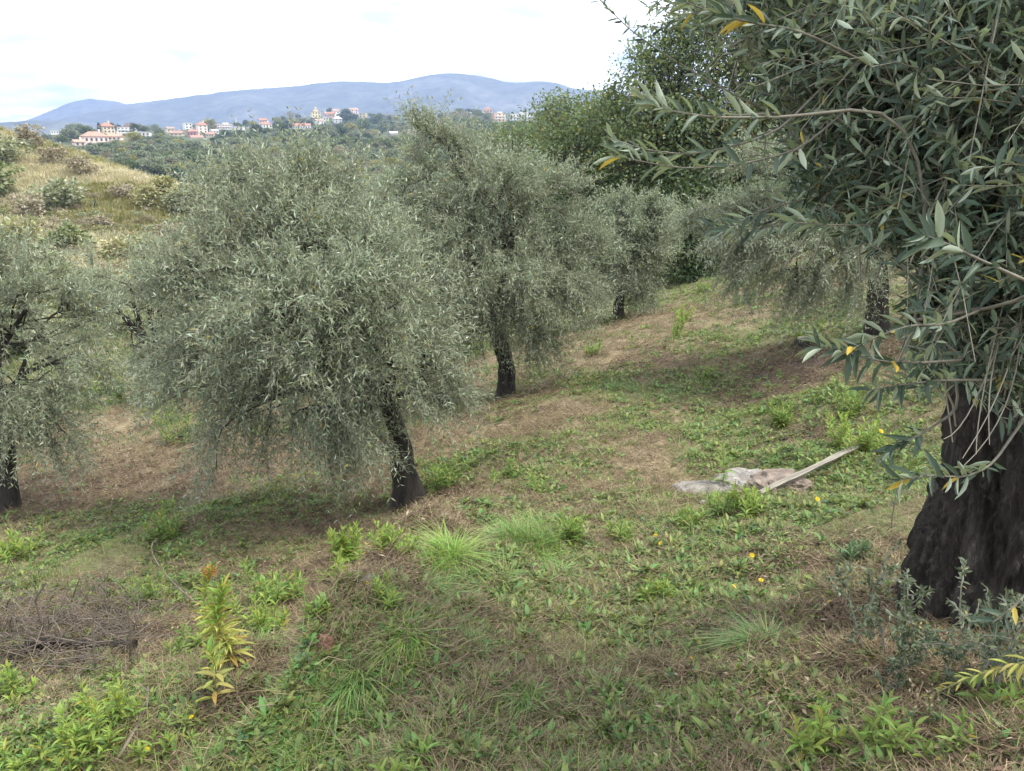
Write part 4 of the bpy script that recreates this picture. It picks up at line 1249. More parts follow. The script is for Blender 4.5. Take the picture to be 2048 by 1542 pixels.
rest_p, rest_s, rest_k = scatter_valley()

# ------------------------------------------------------------------ instanced stuff
def instancer(name, protos, pts, rot, scale, idx, mats=None):
    col = bpy.data.collections.new(name + '_sources')
    for k, me in enumerate(protos):
        o = bpy.data.objects.new('%s_source_%03d' % (name, k), me)
        col.objects.link(o)
    me = bpy.data.meshes.new(name)
    me.vertices.add(len(pts)); me.vertices.foreach_set('co', np.asarray(pts, np.float32).ravel())
    a = me.attributes.new('rot', 'FLOAT_VECTOR', 'POINT'); a.data.foreach_set('vector', np.asarray(rot, np.float32).ravel())
    a = me.attributes.new('scl', 'FLOAT_VECTOR', 'POINT'); a.data.foreach_set('vector', np.asarray(scale, np.float32).ravel())
    a = me.attributes.new('idx', 'INT', 'POINT'); a.data.foreach_set('value', np.asarray(idx, np.int32))
    o = link(name, me, kind='stuff')
    ng = bpy.data.node_groups.new(name + '_nodes', 'GeometryNodeTree')
    ng.interface.new_socket('Geometry', in_out='INPUT', socket_type='NodeSocketGeometry')
    ng.interface.new_socket('Geometry', in_out='OUTPUT', socket_type='NodeSocketGeometry')
    gi = ng.nodes.new('NodeGroupInput'); go = ng.nodes.new('NodeGroupOutput')
    ci = ng.nodes.new('GeometryNodeCollectionInfo'); ci.inputs['Collection'].default_value = col
    ci.inputs['Separate Children'].default_value = True; ci.inputs['Reset Children'].default_value = True
    ip = ng.nodes.new('GeometryNodeInstanceOnPoints'); ip.inputs['Pick Instance'].default_value = True
    def na(nm, ty):
        q = ng.nodes.new('GeometryNodeInputNamedAttribute'); q.data_type = ty; q.inputs['Name'].default_value = nm; return q.outputs['Attribute']
    ng.links.new(gi.outputs[0], ip.inputs['Points']); ng.links.new(ci.outputs[0], ip.inputs['Instance'])
    ng.links.new(na('idx', 'INT'), ip.inputs['Instance Index'])
    ng.links.new(na('rot', 'FLOAT_VECTOR'), ip.inputs['Rotation']); ng.links.new(na('scl', 'FLOAT_VECTOR'), ip.inputs['Scale'])
    ng.links.new(ip.outputs[0], go.inputs[0])
    md = o.modifiers.new('instances', 'NODES'); md.node_group = ng
    return o

keys = sorted(set(rest_k)); protos = [m for k in keys for m in FT[k]]
n = len(rest_p)
instancer('distant_woodland', protos, rest_p, np.stack([np.zeros(n), np.zeros(n), rng.uniform(0, 6.28, n)], -1), rest_s[:, None] * [1.25, 1.25, 1.0],
          [keys.index(k) * 2 + rng.integers(2) for k in rest_k])

# grass protos -------------------------------------------------
def blades(nb, h, spread, w, lean, curl, seed, m=0, rows=4, fall=(0, 0, 0)):
    r = np.random.default_rng(seed)
    b = Buf()
    a = r.uniform(0, 2 * np.pi, nb); q = spread * np.sqrt(r.random(nb)) * .5
    base = np.stack([q * np.cos(a), q * np.sin(a), np.full(nb, -.01)], -1)
    la = a + r.normal(size=nb) * 1.2
    ln = lean * r.uniform(.2, 1.3, nb)
    hh = h * r.uniform(.45, 1.15, nb)
    s = np.linspace(0, 1, rows)
    out = np.stack([np.cos(la), np.sin(la), np.zeros(nb)], -1)
    side = np.stack([-np.sin(la), np.cos(la), np.zeros(nb)], -1)
    cu = curl * r.uniform(.1, 1.7, nb)
    r_f = r.uniform(0, 1.5, nb)
    v = []
    for k, t in enumerate(s):
        c = base + out * (hh * (ln * t + cu * t * t))[:, None] + np.array([0, 0, 1.0]) * (hh * (t - .5 * cu * t * t))[:, None] + np.array(fall) * (hh * t * t * r_f)[:, None]
        ww = (w * (1 - t ** 1.6) * .5 + .0002)
        v += [c + side * ww, c - side * ww]
    v = np.stack(v, 1)
    f = []
    for k in range(rows - 1):
        f.append([2 * k, 2 * k + 1, 2 * k + 3, 2 * k + 2])
    f = (np.arange(nb)[:, None, None] * (2 * rows) + np.array(f)[None]).reshape(-1, 4)
    b.add(v.reshape(-1, 3), f, m)
    return b

M['grass'] = leaf_mat('grass_blade', (.16, .225, .06), (.18, .24, .075), .5, .45, .04, (.33, .27, .13), .12, .3, .3, True)
M['grass_bright'] = leaf_mat('tussock_blade', (.21, .34, .06), (.25, .36, .1), .45, .45, .04, (.38, .33, .16), .1, .3, .4, True)
M['grass_dark'] = leaf_mat('tussock_blade_dark', (.17, .28, .075), (.21, .30, .11), .45, .45, .04, (.36, .31, .15), .1, .25, .4, True)
M['straw'] = leaf_mat('straw', (.265, .21, .125), (.29, .235, .145), .7, .45, .02, (.16, .11, .07), .25, .1, .2, True)
M['weed'] = leaf_mat('small_weed_leaf', (.155, .225, .062), (.21, .27, .105), .5, .5, .055, (.2, .2, .06), .08, .3, .35, True)
M['weed_blue'] = leaf_mat('clover_leaf', (.10, .165, .075), (.15, .21, .11), .55, .4, .02, None, 0, .25, .3, True)
M['weed_bright'] = leaf_mat('bright_weed_leaf', (.25, .345, .075), (.28, .36, .11), .5, .35, .03, (.42, .36, .08), .05, .45, .35, True)
M['weed_mid'] = leaf_mat('leafy_weed_leaf', (.20, .29, .07), (.24, .31, .11), .5, .35, .03, (.36, .32, .08), .05, .42, .35, True)
M['weed_yellow'] = leaf_mat('yellowing_weed_leaf', (.43, .42, .12), (.42, .40, .16), .55, .3, .03, (.45, .30, .08), .1, .35, .3, True)
M['weed_stem'] = plain('weed_stem', (.2, .2, .07), .7, .3, 15)
M['litter'] = leaf_mat('dead_leaf', (.13, .092, .062), (.19, .15, .11), .8, .6, .03, (.36, .29, .2), .08, .05, .2, True)

def rosette(nl, ll, lw, seed, matname, lift=.35):
    r = np.random.default_rng(seed)
    b = Buf()
    a = np.arange(nl) * 2.4 + r.normal(size=nl) * .3
    li = lift * r.uniform(.2, 1.8, nl)
    d = norm(np.stack([np.cos(a), np.sin(a), li], -1))
    up = norm(np.stack([-np.cos(a) * li, -np.sin(a) * li, np.ones(nl)], -1) + r.normal(size=(nl, 3)) * .15)
    base = d * .008 + [0, 0, .004]
    rng_save = r.uniform(.55, 1.2, nl)
    n_ = nl
    strip_leaves(b, base, d, up, ll * rng_save, lw * rng_save, 0, .35, .12)
    return b.mesh('rosette', [M[matname]], True)

def litter_mesh(seed):
    r = np.random.default_rng(seed)
    b = Buf(); n = 16
    a = r.uniform(0, 6.28, n)
    d = norm(np.stack([np.cos(a), np.sin(a), r.normal(size=n) * .18], -1))
    base = np.stack([r.normal(size=n) * .06, r.normal(size=n) * .06, r.uniform(.001, .018, n)], -1)
    nr_ = norm(r.normal(size=(n, 3)) * .35 + [0, 0, 1])
    kite_leaves(b, base, d, nr_, r.uniform(.03, .06, n), r.uniform(.008, .016, n), 0, .3)
    return b.mesh('litter', [M['litter']])

def thatch_mesh(seed):
    """flat lying straw"""
    r = np.random.default_rng(seed)
    b = Buf(); n = 14
    a = r.uniform(0, 6.28, n); Ls = r.uniform(.05, .14, n)
    d = np.stack([np.cos(a), np.sin(a), r.uniform(-.05, .35, n)], -1)
    base = np.stack([r.normal(size=n) * .05, r.normal(size=n) * .05, r.uniform(.0, .012, n)], -1)
    s = np.linspace(0, 1, 3)[None, :, None]
    pts = base[:, None] + d[:, None] * Ls[:, None, None] * s + rng.normal(size=(n, 1, 3)) * .012 * np.sin(np.pi * s)
    tubes(b, pts, np.full((n, 3), .0011), 3)
    return b.mesh('thatch', [M['straw']])

def bm(b, mats, smooth=False):
    return b.mesh('tuft', [M[mats]], smooth)

GR = [bm(blades(14, .05, .09, .0035, .8, .6, 10 + k), 'grass') for k in range(6)]
GL = [bm(blades(16, .10, .08, .0035, .5, .6, 20 + k), 'grass') for k in range(4)]
ST = [bm(blades(10, .07, .10, .0028, 1.3, .6, 30 + k), 'straw') for k in range(4)] + [thatch_mesh(k) for k in range(4)]
WD = [rosette(9, .05, .02, k, 'weed', .6) for k in range(4)] + [rosette(7, .032, .018, 10 + k, 'weed', .7) for k in range(3)] + [rosette(8, .06, .018, 20 + k, 'weed', .9) for k in range(2)] + [rosette(9, .024, .017, 30 + k, 'weed_blue', 1.0) for k in range(3)]
LT = [litter_mesh(40 + k) for k in range(5)]

# plants stay out of the planks and stones: list of (x, y, r)
CLEAR = []
for px, py, r in ((1420, 985, .2), (1480, 975, .18), (1555, 968, .17), (960, 1350, .05)):
    q = hit1(px, py); CLEAR.append((q[0], q[1], r))

def scatter(n, r0=.95, r1=34, pw=0.0):
    lr = np.log(r0) + (np.log(r1) - np.log(r0)) * rng.random(n) ** (1 + pw)
    r = np.exp(lr); a = np.radians(rng.uniform(-47, 47, n))
    x = r * np.sin(a); y = r * np.cos(a)
    keep = np.ones(n, bool)
    for cx, cy_, cr in CLEAR:
        keep &= (x - cx) ** 2 + (y - cy_) ** 2 > cr * cr
    x, y, r = x[keep], y[keep], r[keep]
    z = H(x, y)
    return np.stack([x, y, z], -1), r

def slope_rot(p, jit=.15):
    e = .06
    zx = (H(p[:, 0] + e, p[:, 1]) - H(p[:, 0] - e, p[:, 1])) / (2 * e); zy = (H(p[:, 0], p[:, 1] + e) - H(p[:, 0], p[:, 1] - e)) / (2 * e)
    n = len(p)
    # tilt towards the slope normal (small angles), then a spin
    return np.stack([np.clip(zy, -.8, .8) * .7 + rng.normal(size=n) * jit, -np.clip(zx, -.8, .8) * .7 + rng.normal(size=n) * jit, np.zeros(n)], -1)

def cover(name, protos, n, wfun, smin, smax, r0=.95, r1=34, flat=False, lod=.5):
    p, r = scatter(n, r0, r1)
    g, l = patch_weights(p[:, 0], p[:, 1])
    w = wfun(g, l, p)
    k = rng.random(len(p)) < w
    p, r, g = p[k], r[k], g[k]
    m = len(p)
    if flat:
        rot = slope_rot(p)
    else:
        rot = rng.normal(size=(m, 3)) * .12
    rot[:, 2] = rng.uniform(0, 6.28, m)
    if flat:      # keep the slope tilt: spin is inside the sources' own randomness
        rot[:, 2] = rng.normal(size=m) * .3
    s = rng.uniform(smin, smax, m) * np.clip(r / 5, 1, 3.2) ** lod
    instancer(name, protos, p, rot, s[:, None] * np.ones(3), rng.integers(0, len(protos), m))
    return m

tot = 0
clump = lambda p, sc, sd: fbm(p[:, 0] * sc, p[:, 1] * sc, 3, sd)
tot += cover('grass', GR, 100000, lambda g, l, p: np.clip(g * 1.15 - .1, .05, .95) * (.4 + .6 * sstep(.32, .55, clump(p, 2.0, 3))), .4, .9)
tot += cover('long_grass', GL, 8000, lambda g, l, p: g * sstep(.5, .66, clump(p, 1.3, 13)), .7, 1.3)
tot += cover('dry_grass', ST, 140000, lambda g, l, p: np.clip(1.0 - g * .85, .16, 1) * (1 - .35 * l), .4, .95, flat=True)
tot += cover('weeds', WD, 190000, lambda g, l, p: np.clip(g * 1.4 - .1 + .25 * (1 - sstep(2.6, 4.5, np.hypot(p[:, 0], p[:, 1]))), .06, 1) * sstep(.27, .52, clump(p, 1.6, 23)), .4, .95, flat=True)
tot += cover('fallen_leaves', LT, 80000, lambda g, l, p: np.clip(.12 + l * 1.1 - .2 * g, 0, 1), .4, .85, flat=True)
print('ground cover instances', tot)

# straw tufts on the dry hill
def hill_grass():
    n = 14000
    px = rng.uniform(-150, 480, n); py = rng.uniform(255, 560, n)
    p, ok = hit(px, py, y0=30, y1=140, n=110)
    r = np.hypot(p[:, 0], p[:, 1])
    ok &= (r > 32) & (r < 112)
    p = p[ok]
    protos = []
    for k in range(5):
        protos.append(blades(22, .55, .5, .035, .5, .5, 60 + k, rows=3).mesh('hill_tuft', [M['far_straw']]))
    for k in range(3):
        protos.append(blades(22, .5, .6, .05, .5, .4, 70 + k, rows=3).mesh('hill_tuft', [M['far_hillgreen']]))
    gmask = fbm(p[:, 0] / 9, p[:, 1] / 9, 4, 41) + rng.normal(size=len(p)) * .06
    idx = np.where(gmask < .53, rng.integers(0, 5, len(p)), rng.integers(5, 8, len(p)))
    m = len(p)
    rot = np.zeros((m, 3)); rot[:, 2] = rng.uniform(0, 6.28, m)
    instancer('hillside_grass', protos, p, rot, rng.uniform(.6, 1.5, m)[:, None] * np.ones(3), idx)
far_leaf('far_hillgreen', (.24, .225, .10))
hill_grass()
def meadow_grass():
    n = 9000
    px = rng.uniform(-120, 1250, n); py = rng.uniform(480, 780, n)
    p, ok = hit(px, py, y0=15, y1=70, n=90)
    r = np.hypot(p[:, 0], p[:, 1])
    p = p[ok & (r > 16) & (r < 62)]
    protos = [blades(26, .3, .45, .02, .5, .5, 80 + k, rows=3).mesh('meadow_tuft', [M['grass' if k < 4 else 'far_straw']]) for k in range(6)]
    m = len(p); rot = np.zeros((m, 3)); rot[:, 2] = rng.uniform(0, 6.28, m)
    instancer('meadow_grass', protos, p, rot, rng.uniform(.5, 1.4, m)[:, None] * np.ones(3), rng.integers(0, 6, m))
meadow_grass()

def hill_scrub():
    n = 1500
    px = rng.uniform(-150, 470, n); py = rng.uniform(262, 560, n)
    p, ok = hit(px, py, y0=30, y1=140, n=110)
    r = np.hypot(p[:, 0], p[:, 1])
    den = fbm(p[:, 0] / 11, p[:, 1] / 11, 3, 61)
    ok &= (r > 33) & (r < 112) & (rng.random(n) < sstep(.36, .66, den))
    p = p[ok]; m = len(p)
    ks = [('shrub', 'hill_olive'), ('shrub', 'hill_brown'), ('shrub', 'hill_green'), ('shrub', 'hill_yellow'), ('bare', 'far_brown')]
    pr = [q for k in ks for q in FT[k]]
    s = rng.uniform(.35, 1.15, m)
    instancer('hillside_scrub', pr, p - [0, 0, .1], np.stack([np.zeros(m), np.zeros(m), rng.uniform(0, 6.28, m)], -1), s[:, None] * [1.4, 1.4, 1.0], rng.choice(len(pr), m))
hill_scrub()

# ------------------------------------------------------------------ plants that stand out
LEAFM = {}
def leaf_mesh(matname, cu):
    k = (matname, cu)
    if k not in LEAFM:
        v0, f0 = leaf_strip(1, 1, (.05, .22, .4)[cu], .2)
        b = Buf(); b.add(v0, f0); LEAFM[k] = b.mesh('leaf', [M[matname]], True)
    return LEAFM[k]

def leafy_weed(px, py, hpx, stems, leaf_px, mt, label, group, single=True, wide=.5, lw=.24, per=None, low_mt=None, tip=False):
    """upright leafy stems from one root; leaf_px: leaf length in photo pixels"""
    b0 = hit1(px, py)
    k = ppm(px, py, b0[1])
    h = hpx * 1.2 / k; ll = leaf_px * 1.2 / k
    single = single and leaf_px >= 24
    if stems > 1:
        stems = int(stems * (1.5 if single else 2.2))
    t = link('leafy_weed', None, label=label, cat='weed', group=group, loc=b0)
    sb = Buf(); fb = Buf()
    for s in range(stems):
        a = rng.uniform(0, 6.28); off = np.array([math.cos(a), math.sin(a), 0]) * h * wide * 1.7 * (.15 + .85 * rng.random()) * (stems > 1)
        hh = h * rng.uniform(.45, 1.1) if stems > 1 else h
        foot = off * .45
        foot[2] = H(b0[0] + foot[0], b0[1] + foot[1])[0] - b0[2] - .01
        top = foot + off * .5 + [0, 0, hh]
        p = curve(foot, top, 7, 0, .05)
        tube(sb, p, np.linspace(max(.0025, h * .012), .001, 7), 5)
        m = per or int(np.clip(hh / ll * (9 if single else 13), 12, 34))
        q = np.linspace(.12, 1, m)
        pb = np.stack([np.interp(q * 6, np.arange(7), p[:, c]) for c in range(3)], -1)
        an = np.arange(m) * 2.4 + rng.uniform(0, 6)
        el = .25 + .95 * q ** 2 + rng.normal(size=m) * .15
        d = np.stack([np.cos(an) * np.cos(el), np.sin(an) * np.cos(el), np.sin(el)], -1)
        nr_ = norm(np.stack([-np.cos(an) * np.sin(el), -np.sin(an) * np.sin(el), np.cos(el)], -1) + rng.normal(size=(m, 3)) * .15)
        sz = ll * (1.15 - .45 * q) * rng.uniform(.8, 1.15, m)
        if single:
            for i in range(m):
                mm = low_mt if (low_mt and q[i] < .62) else mt
                o = link('leaf', leaf_mesh(mm, int(rng.integers(3))), t)
                o.matrix_local = leaf_matrix(pb[i], d[i], nr_[i], sz[i], sz[i] * lw * rng.uniform(.8, 1.2))
        else:
            strip_leaves(fb, pb, d, nr_, sz, sz * lw * rng.uniform(.8, 1.2, m), 0, .3, .15)
    link('stem', sb.mesh('stem', [M['weed_stem']], True), t)
    if not single:
        link('foliage', fb.mesh('foliage', [M[mt]], True), t)
    if tip:
        tb_ = Buf()
        for c in (p[-1], p[-1] + [-.025, 0, -.02]):
            qq = c + rng.normal(size=(120, 3)) * [.009, .009, .016]
            dd = norm(rng.normal(size=(120, 3)) + [0, 0, .6])
            kite_leaves(tb_, qq, dd, leaf_normals(dd), .014, .004)
        link('flower_head', tb_.mesh('flower_head', [M['rust']]), t)
    return t
M['rust'] = leaf_mat('rusty_seed_head', (.45, .2, .05), None, .8, .4, .02, None, 0, .2, .2)

GW = 'leafy weeds growing in the grove'
LW_ = [  # px, base py, height, stems, leaf px, material, single leaves, label
    (468, 1330, 150, 1, 40, 'weed_bright', True, 'tall yellowing stalk with green tip, tallest weed at the lower left'),
    (446, 1310, 160, 1, 26, 'weed_bright', True, 'tall thin yellowing stalk with rusty flower tip behind the yellowing one'),
    (432, 1410, 110, 1, 36, 'weed_bright', True, 'shorter yellowing stalk in front of the tall ones'),
    (330, 1075, 48, 7, 14, 'weed_mid', False, 'rounded bright green weed clump on the lower left terrace'),
    (45, 1112, 45, 6, 15, 'weed_bright', False, 'lime green weed clump near the left edge olive trunk'),
    (560, 1205, 75, 6, 22, 'weed_mid', True, 'bushy green weed with yellow feet left of the terrace lip'),
    (530, 1265, 62, 5, 20, 'weed_bright', True, 'pale green weed just below the bushy green one'),
    (700, 1120, 55, 6, 20, 'weed_bright', True, 'yellow green weed on the lip, left one of the pair under the middle olive'),
    (785, 1105, 55, 7, 20, 'weed_bright', True, 'yellow green weed on the lip, right one of the pair under the middle olive'),
    (672, 1160, 42, 3, 20, 'weed_bright', True, 'small yellow green weed over the dark hollow in the bank'),
    (772, 1205, 50, 4, 20, 'weed_bright', True, 'yellow green weed beside the bluish tussock'),
    (640, 1235, 40, 3, 18, 'weed_bright', True, 'thin pale weed below the dark hollow in the bank'),
    (300, 1205, 55, 6, 12, 'weed_mid', False, 'feathery green weed clump behind the dead brush'),
    (385, 1310, 52, 4, 20, 'weed_mid', True, 'soft green weed left of the yellowing stalks'),
    (1437, 985, 85, 1, 22, 'weed_mid', True, 'single tall green weed standing before the pale rock'),
    (1445, 1030, 45, 6, 18, 'weed_mid', True, 'green weed clump at the foot of the pale rock'),
    (1495, 1030, 50, 6, 18, 'weed_bright', True, 'lime weed clump at the near end of the plank'),
    (1692, 905, 60, 6, 15, 'weed_bright', True, 'lime weed clump beside the far end of the plank'),
    (1735, 905, 45, 5, 14, 'weed_bright', True, 'small lime weed right of the far end of the plank'),
    (1695, 835, 48, 5, 13, 'weed_mid', False, 'green weed clump on the mound above the plank'),
    (1560, 845, 30, 8, 13, 'weed_mid', False, 'low spreading weed mat below the brown bank'),
    (1363, 645, 26, 5, 8, 'weed_bright', False, 'small bright weed on the slope, upper of the two right of the small olive'),
    (1347, 675, 26, 5, 8, 'weed_mid', False, 'small bright weed on the slope, lower of the two right of the small olive'),
    (1183, 712, 20, 5, 8, 'weed_mid', False, 'small green weed on the slope left of the path'),
    (1410, 585, 20, 4, 7, 'weed_mid', False, 'small green weed at the edge of the dark oaks'),
    (1480, 612, 26, 5, 8, 'weed_blue', False, 'small bluish weed on the upper slope'),
    (1640, 1510, 85, 4, 36, 'weed_bright', True, 'bright lime weed with upright leaves at the bottom right'),
    (1745, 1500, 80, 4, 42, 'weed_mid', True, 'broad leaved green weed by the grey root'),
    (800, 1560, 65, 4, 38, 'weed_mid', True, 'broad leaved weed at the bottom edge left of centre'),
    (1700, 1125, 36, 5, 22, 'weed_blue', True, 'dark green weed on the bank left of the black trunk'),
    (1140, 1085, 36, 6, 20, 'weed_mid', True, 'green weed right of the tall fine tussock'),
    (1235, 1085, 30, 6, 18, 'weed_mid', True, 'dark green rosette alone in the straw'),
    (1310, 1205, 38, 7, 26, 'weed_mid', True, 'wide grey green rosette in the middle of the foreground'),
    (1375, 1060, 34, 5, 18, 'weed_mid', True, 'green weed between the straw patch and the pale rock'),
    (200, 785, 36, 6, 9, 'weed_bright', False, 'yellow green bush between the left olives'),
    (235, 800, 30, 6, 9, 'weed_mid', False, 'green bush just right of the yellow green bush'),
    (365, 880, 50, 8, 10, 'weed_mid', False, 'green bush under the left side of the middle olive'),
    (335, 850, 40, 6, 9, 'weed_bright', False, 'lighter bush behind the green one under the middle olive'),
    (1905, 1520, 60, 4, 42, 'weed_mid', True, 'broad leaved weed in the bottom right corner by the yellow leaf'),
    (2010, 1440, 70, 4, 44, 'weed_mid', True, 'large leaved weed at the right edge under the leaning yellow stalk'),
    (1850, 1460, 40, 4, 26, 'weed_blue', True, 'small round leaved weed between root and right corner'),
    (30, 1400, 60, 3, 22, 'weed_bright', True, 'lime weed at the left edge above the bottom left patch'),
    (20, 1530, 60, 4, 26, 'weed_bright', True, 'lime weed in the bottom left corner'),
    (95, 1545, 60, 5, 26, 'weed_bright', True, 'lime weed second from the bottom left corner'),
    (150, 1530, 75, 5, 26, 'weed_bright', True, 'lime weed, middle of the bottom left patch'),
    (215, 1490, 70, 5, 26, 'weed_bright', True, 'lime weed, right of the middle in the bottom left patch'),
    (175, 1470, 60, 4, 24, 'weed_bright', True, 'lime weed at the back of the bottom left patch'),
    (250, 1450, 62, 4, 24, 'weed_bright', True, 'lime weed at the right end of the bottom left patch'),
    (215, 1420, 45, 3, 24, 'weed_bright', True, 'tall lime shoot standing behind the bottom left patch'),
    (300, 1525, 58, 3, 26, 'weed_bright', True, 'lime weed with a yellow flower right of the bottom left patch'),
    (365, 1470, 45, 3, 22, 'weed_mid', True, 'small green weed under the lone yellow flower'),
    (1075, 985, 28, 4, 14, 'weed_mid', False, 'pale weed on the lip right of the middle olive trunk'),
    (1010, 960, 40, 4, 12, 'weed_mid', False, 'soft weed clump in the straw right of the middle olive trunk'),
    (880, 975, 50, 5, 14, 'weed_mid', False, 'green weed against the middle olive trunk'),
    (1600, 690, 26, 6, 9, 'weed_bright', False, 'yellowish weed clump above the small stump'),
    (1410, 760, 22, 5, 10, 'weed_mid', False, 'green weed in the green hollow of the path'),
]
for px, py, h, st, lpx, mt, sg, lab in LW_:
    leafy_weed(px, py, h, st, lpx, mt, lab, GW, single=sg, wide=.55 if st > 1 else 0, low_mt='weed_yellow' if ('yellowing' in lab or 'yellow feet' in lab) else None,
               per=(110 if px > 460 else 80) if h > 110 else None, tip='rusty' in lab, lw=.15 if h > 110 else .22)

def tussock(px, py, hpx, n, mt, label, lean=.55, curl=.9, w=.005, spread=.45):
    n = int(n * 2.4); hpx = hpx * .85; w = w * (1.25 if w < .004 else 1)
    b0 = hit1(px, py); k = ppm(px, py, b0[1]); h = hpx / k
    b = Buf()
    rr_ = np.random.default_rng(int(px) + 1)
    for q in range(4):
        bq = blades(n // 4, h * rr_.uniform(.9, 1.4), h * spread * 1.1, w * .72, lean * .6, curl * 1.15, int(px) + q, rows=6, fall=(-.5 + rr_.normal() * .25, -.2 + rr_.normal() * .25, -.25))
        off = np.array([rr_.normal() * .4 * h, rr_.normal() * .3 * h, 0]) * (q > 0)
        off[2] = H(b0[0] + off[0], b0[1] + off[1])[0] - b0[2] if q else 0
        b.add(np.concatenate(bq.v) + off, np.concatenate(bq.f4))
    t = link('grass_tussock', b.mesh('grass_tussock', [M[mt]], True), label=label, cat='grass tuft', group='grass tussocks along the terrace lip', loc=b0)
    return t
for a in [(905, 1125, 85, 330, 'grass_bright', 'largest bright green tussock on the terrace lip', .55, .9),
          (1065, 1095, 80, 420, 'grass_dark', 'upright fine dark green tussock beside the path', .25, .35, .003, .8),
          (1105, 1150, 45, 150, 'grass_dark', 'drooping blue green tussock in front of the fine upright one', .9, 1.1),
          (875, 1190, 55, 240, 'grass_dark', 'bluish tussock below the largest one on the lip', .8, 1.0),
          (805, 1275, 60, 240, 'grass_bright', 'bright tussock half way down the lip', .6, .9),
          (700, 1365, 62, 230, 'grass_dark', 'lowest green tussock on the lip, falling to the left', .7, .9),
          (1505, 1290, 65, 240, 'grass_dark', 'wide drooping dark tussock in the foreground right of centre', .9, 1.1),
          (725, 1430, 45, 160, 'grass_bright', 'small yellowish tussock over a dark hole in the bank', .5, .7, .003),
          (1045, 1400, 60, 260, 'grass_dark', 'fine wispy tussock in the middle foreground', .3, .5, .0025, .8),
          (940, 1290, 50, 220, 'grass_dark', 'fine dull tussock right of the bright one', .35, .5, .0025, .9),
          (620, 1500, 70, 260, 'grass_dark', 'fine tussock at the bottom left of centre', .35, .5, .0025, .9),
          (540, 1300, 60, 90, 'grass_dark', 'sparse pale blue tussock beside the yellowing stalks', .6, .9, .004, .6),
          (1250, 775, 22, 260, 'grass_dark', 'flat green tussock in the green hollow of the path', .4, .5, .006, 2.5),
          (780, 1525, 50, 200, 'grass_dark', 'thin tussock at the bottom edge beside the broad leaved weed', .4, .5, .0025, .8)]:
    tussock(*a)

# smaller tufts that join the tussocks into a strip of long grass
sx_ = rng.uniform(0, 1, 34)
strip = np.array([(1080, 1090), (920, 1140), (850, 1230), (760, 1320), (660, 1420), (560, 1530)], float)
for q in sx_:
    k = q * 4.999; i = int(k); c = strip[i] + (strip[i + 1] - strip[i]) * (k - i) + rng.normal(size=2) * [42, 22]
    b0 = hit1(c[0], c[1]); kk = ppm(c[0], c[1], b0[1]); h = rng.uniform(28, 52) / kk
    bb_ = blades(110, h * 1.2, h * 1.3, .0032, .3, .9, int(c[0] * 7), rows=5, fall=(-.4 + rng.normal() * .3, -.15 + rng.normal() * .2, -.2))
    link('grass_tuft', bb_.mesh('grass_tuft', [M['grass_bright' if rng.random() < .75 else 'grass_dark']]), label='small tuft of long green grass in the grassy strip along the terrace lip', cat='grass tuft', group='small tufts of the grassy strip', loc=b0)

# yellow flowers
M['petal'] = leaf_mat('yellow_petal', (.82, .60, .03), (.7, .5, .04), .6, .15, .01, None, 0, .3, .3)
M['disc'] = plain('flower_disc', (.55, .25, .01), .8, .3, 60)
def flower_mesh():
    b = Buf()
    for ring, nn, L0, el in ((0, 13, 1.0, .15), (1, 9, .7, .5)):
        a = np.arange(nn) / nn * 2 * np.pi + ring * .3
        d = np.stack([np.cos(a) * math.cos(el), np.sin(a) * math.cos(el), np.full(nn, math.sin(el))], -1)
        kite_leaves(b, d * .12, d, np.tile([0, 0, 1.0], (nn, 1)), L0, .34, 0, .1, .7)
    return b.mesh('petals', [M['petal']])
FLM = flower_mesh()
_db = Buf(); tube(_db, [[0, 0, -.05], [0, 0, .12], [0, 0, .2]], [.3, .28, .12], 10); FLD = _db.mesh('disc', [M['disc']], True)
fl = [(388, 1428, 42, 'yellow flower standing alone right of the bottom left weeds'), (298, 1495, 22, 'yellow flower on the lime weed at the bottom left'),
      (1520, 1157, 20, 'upper right of two yellow flowers above the wide drooping tussock'), (1466, 1170, 16, 'lower left of two yellow flowers above the wide drooping tussock'),
      (1310, 1068, 16, 'upper of two yellow flowers on the straw by the path'), (1320, 1085, 18, 'lower of two yellow flowers on the straw by the path'),
      (1380, 1315, 16, 'yellow flower in the dense weeds of the foreground'), (1508, 1297, 12, 'yellow flower at the foot of the wide drooping tussock'),
      (1633, 997, 16, 'yellow flower right below the plank'), (1567, 940, 12, 'yellow flower behind the pale rock'), (1760, 862, 14, 'yellow flower on the mound by the near branches'),
      (1658, 1205, 12, 'yellow flower in the litter left of the black trunk'), (325, 1027, 20, 'orange yellow flower on the rounded weed clump, lower left terrace'),
      (480, 1238, 26, 'yellow flower right of the tall yellowing stalk'), (567, 1243, 16, 'small yellow flower on the pale green weed'), (804, 1062, 18, 'yellow flower on the weed pair under the middle olive'),
      (600, 1225, 12, 'small yellow flower below the bushy green weed'), (735, 1165, 14, 'orange flower in the dark hollow of the bank'), (1503, 1105, 14, 'yellow flower in the weeds below the plank end'),
      (500, 1320, 14, 'yellow flower at the foot of the yellowing stalks'), (1140, 1388, 12, 'orange flower low in the weeds at centre bottom'), (1700, 875, 10, 'small yellow flower on the lime weed by the plank')]
fp, _ = hit([q[0] for q in fl], [q[1] + q[2] for q in fl])
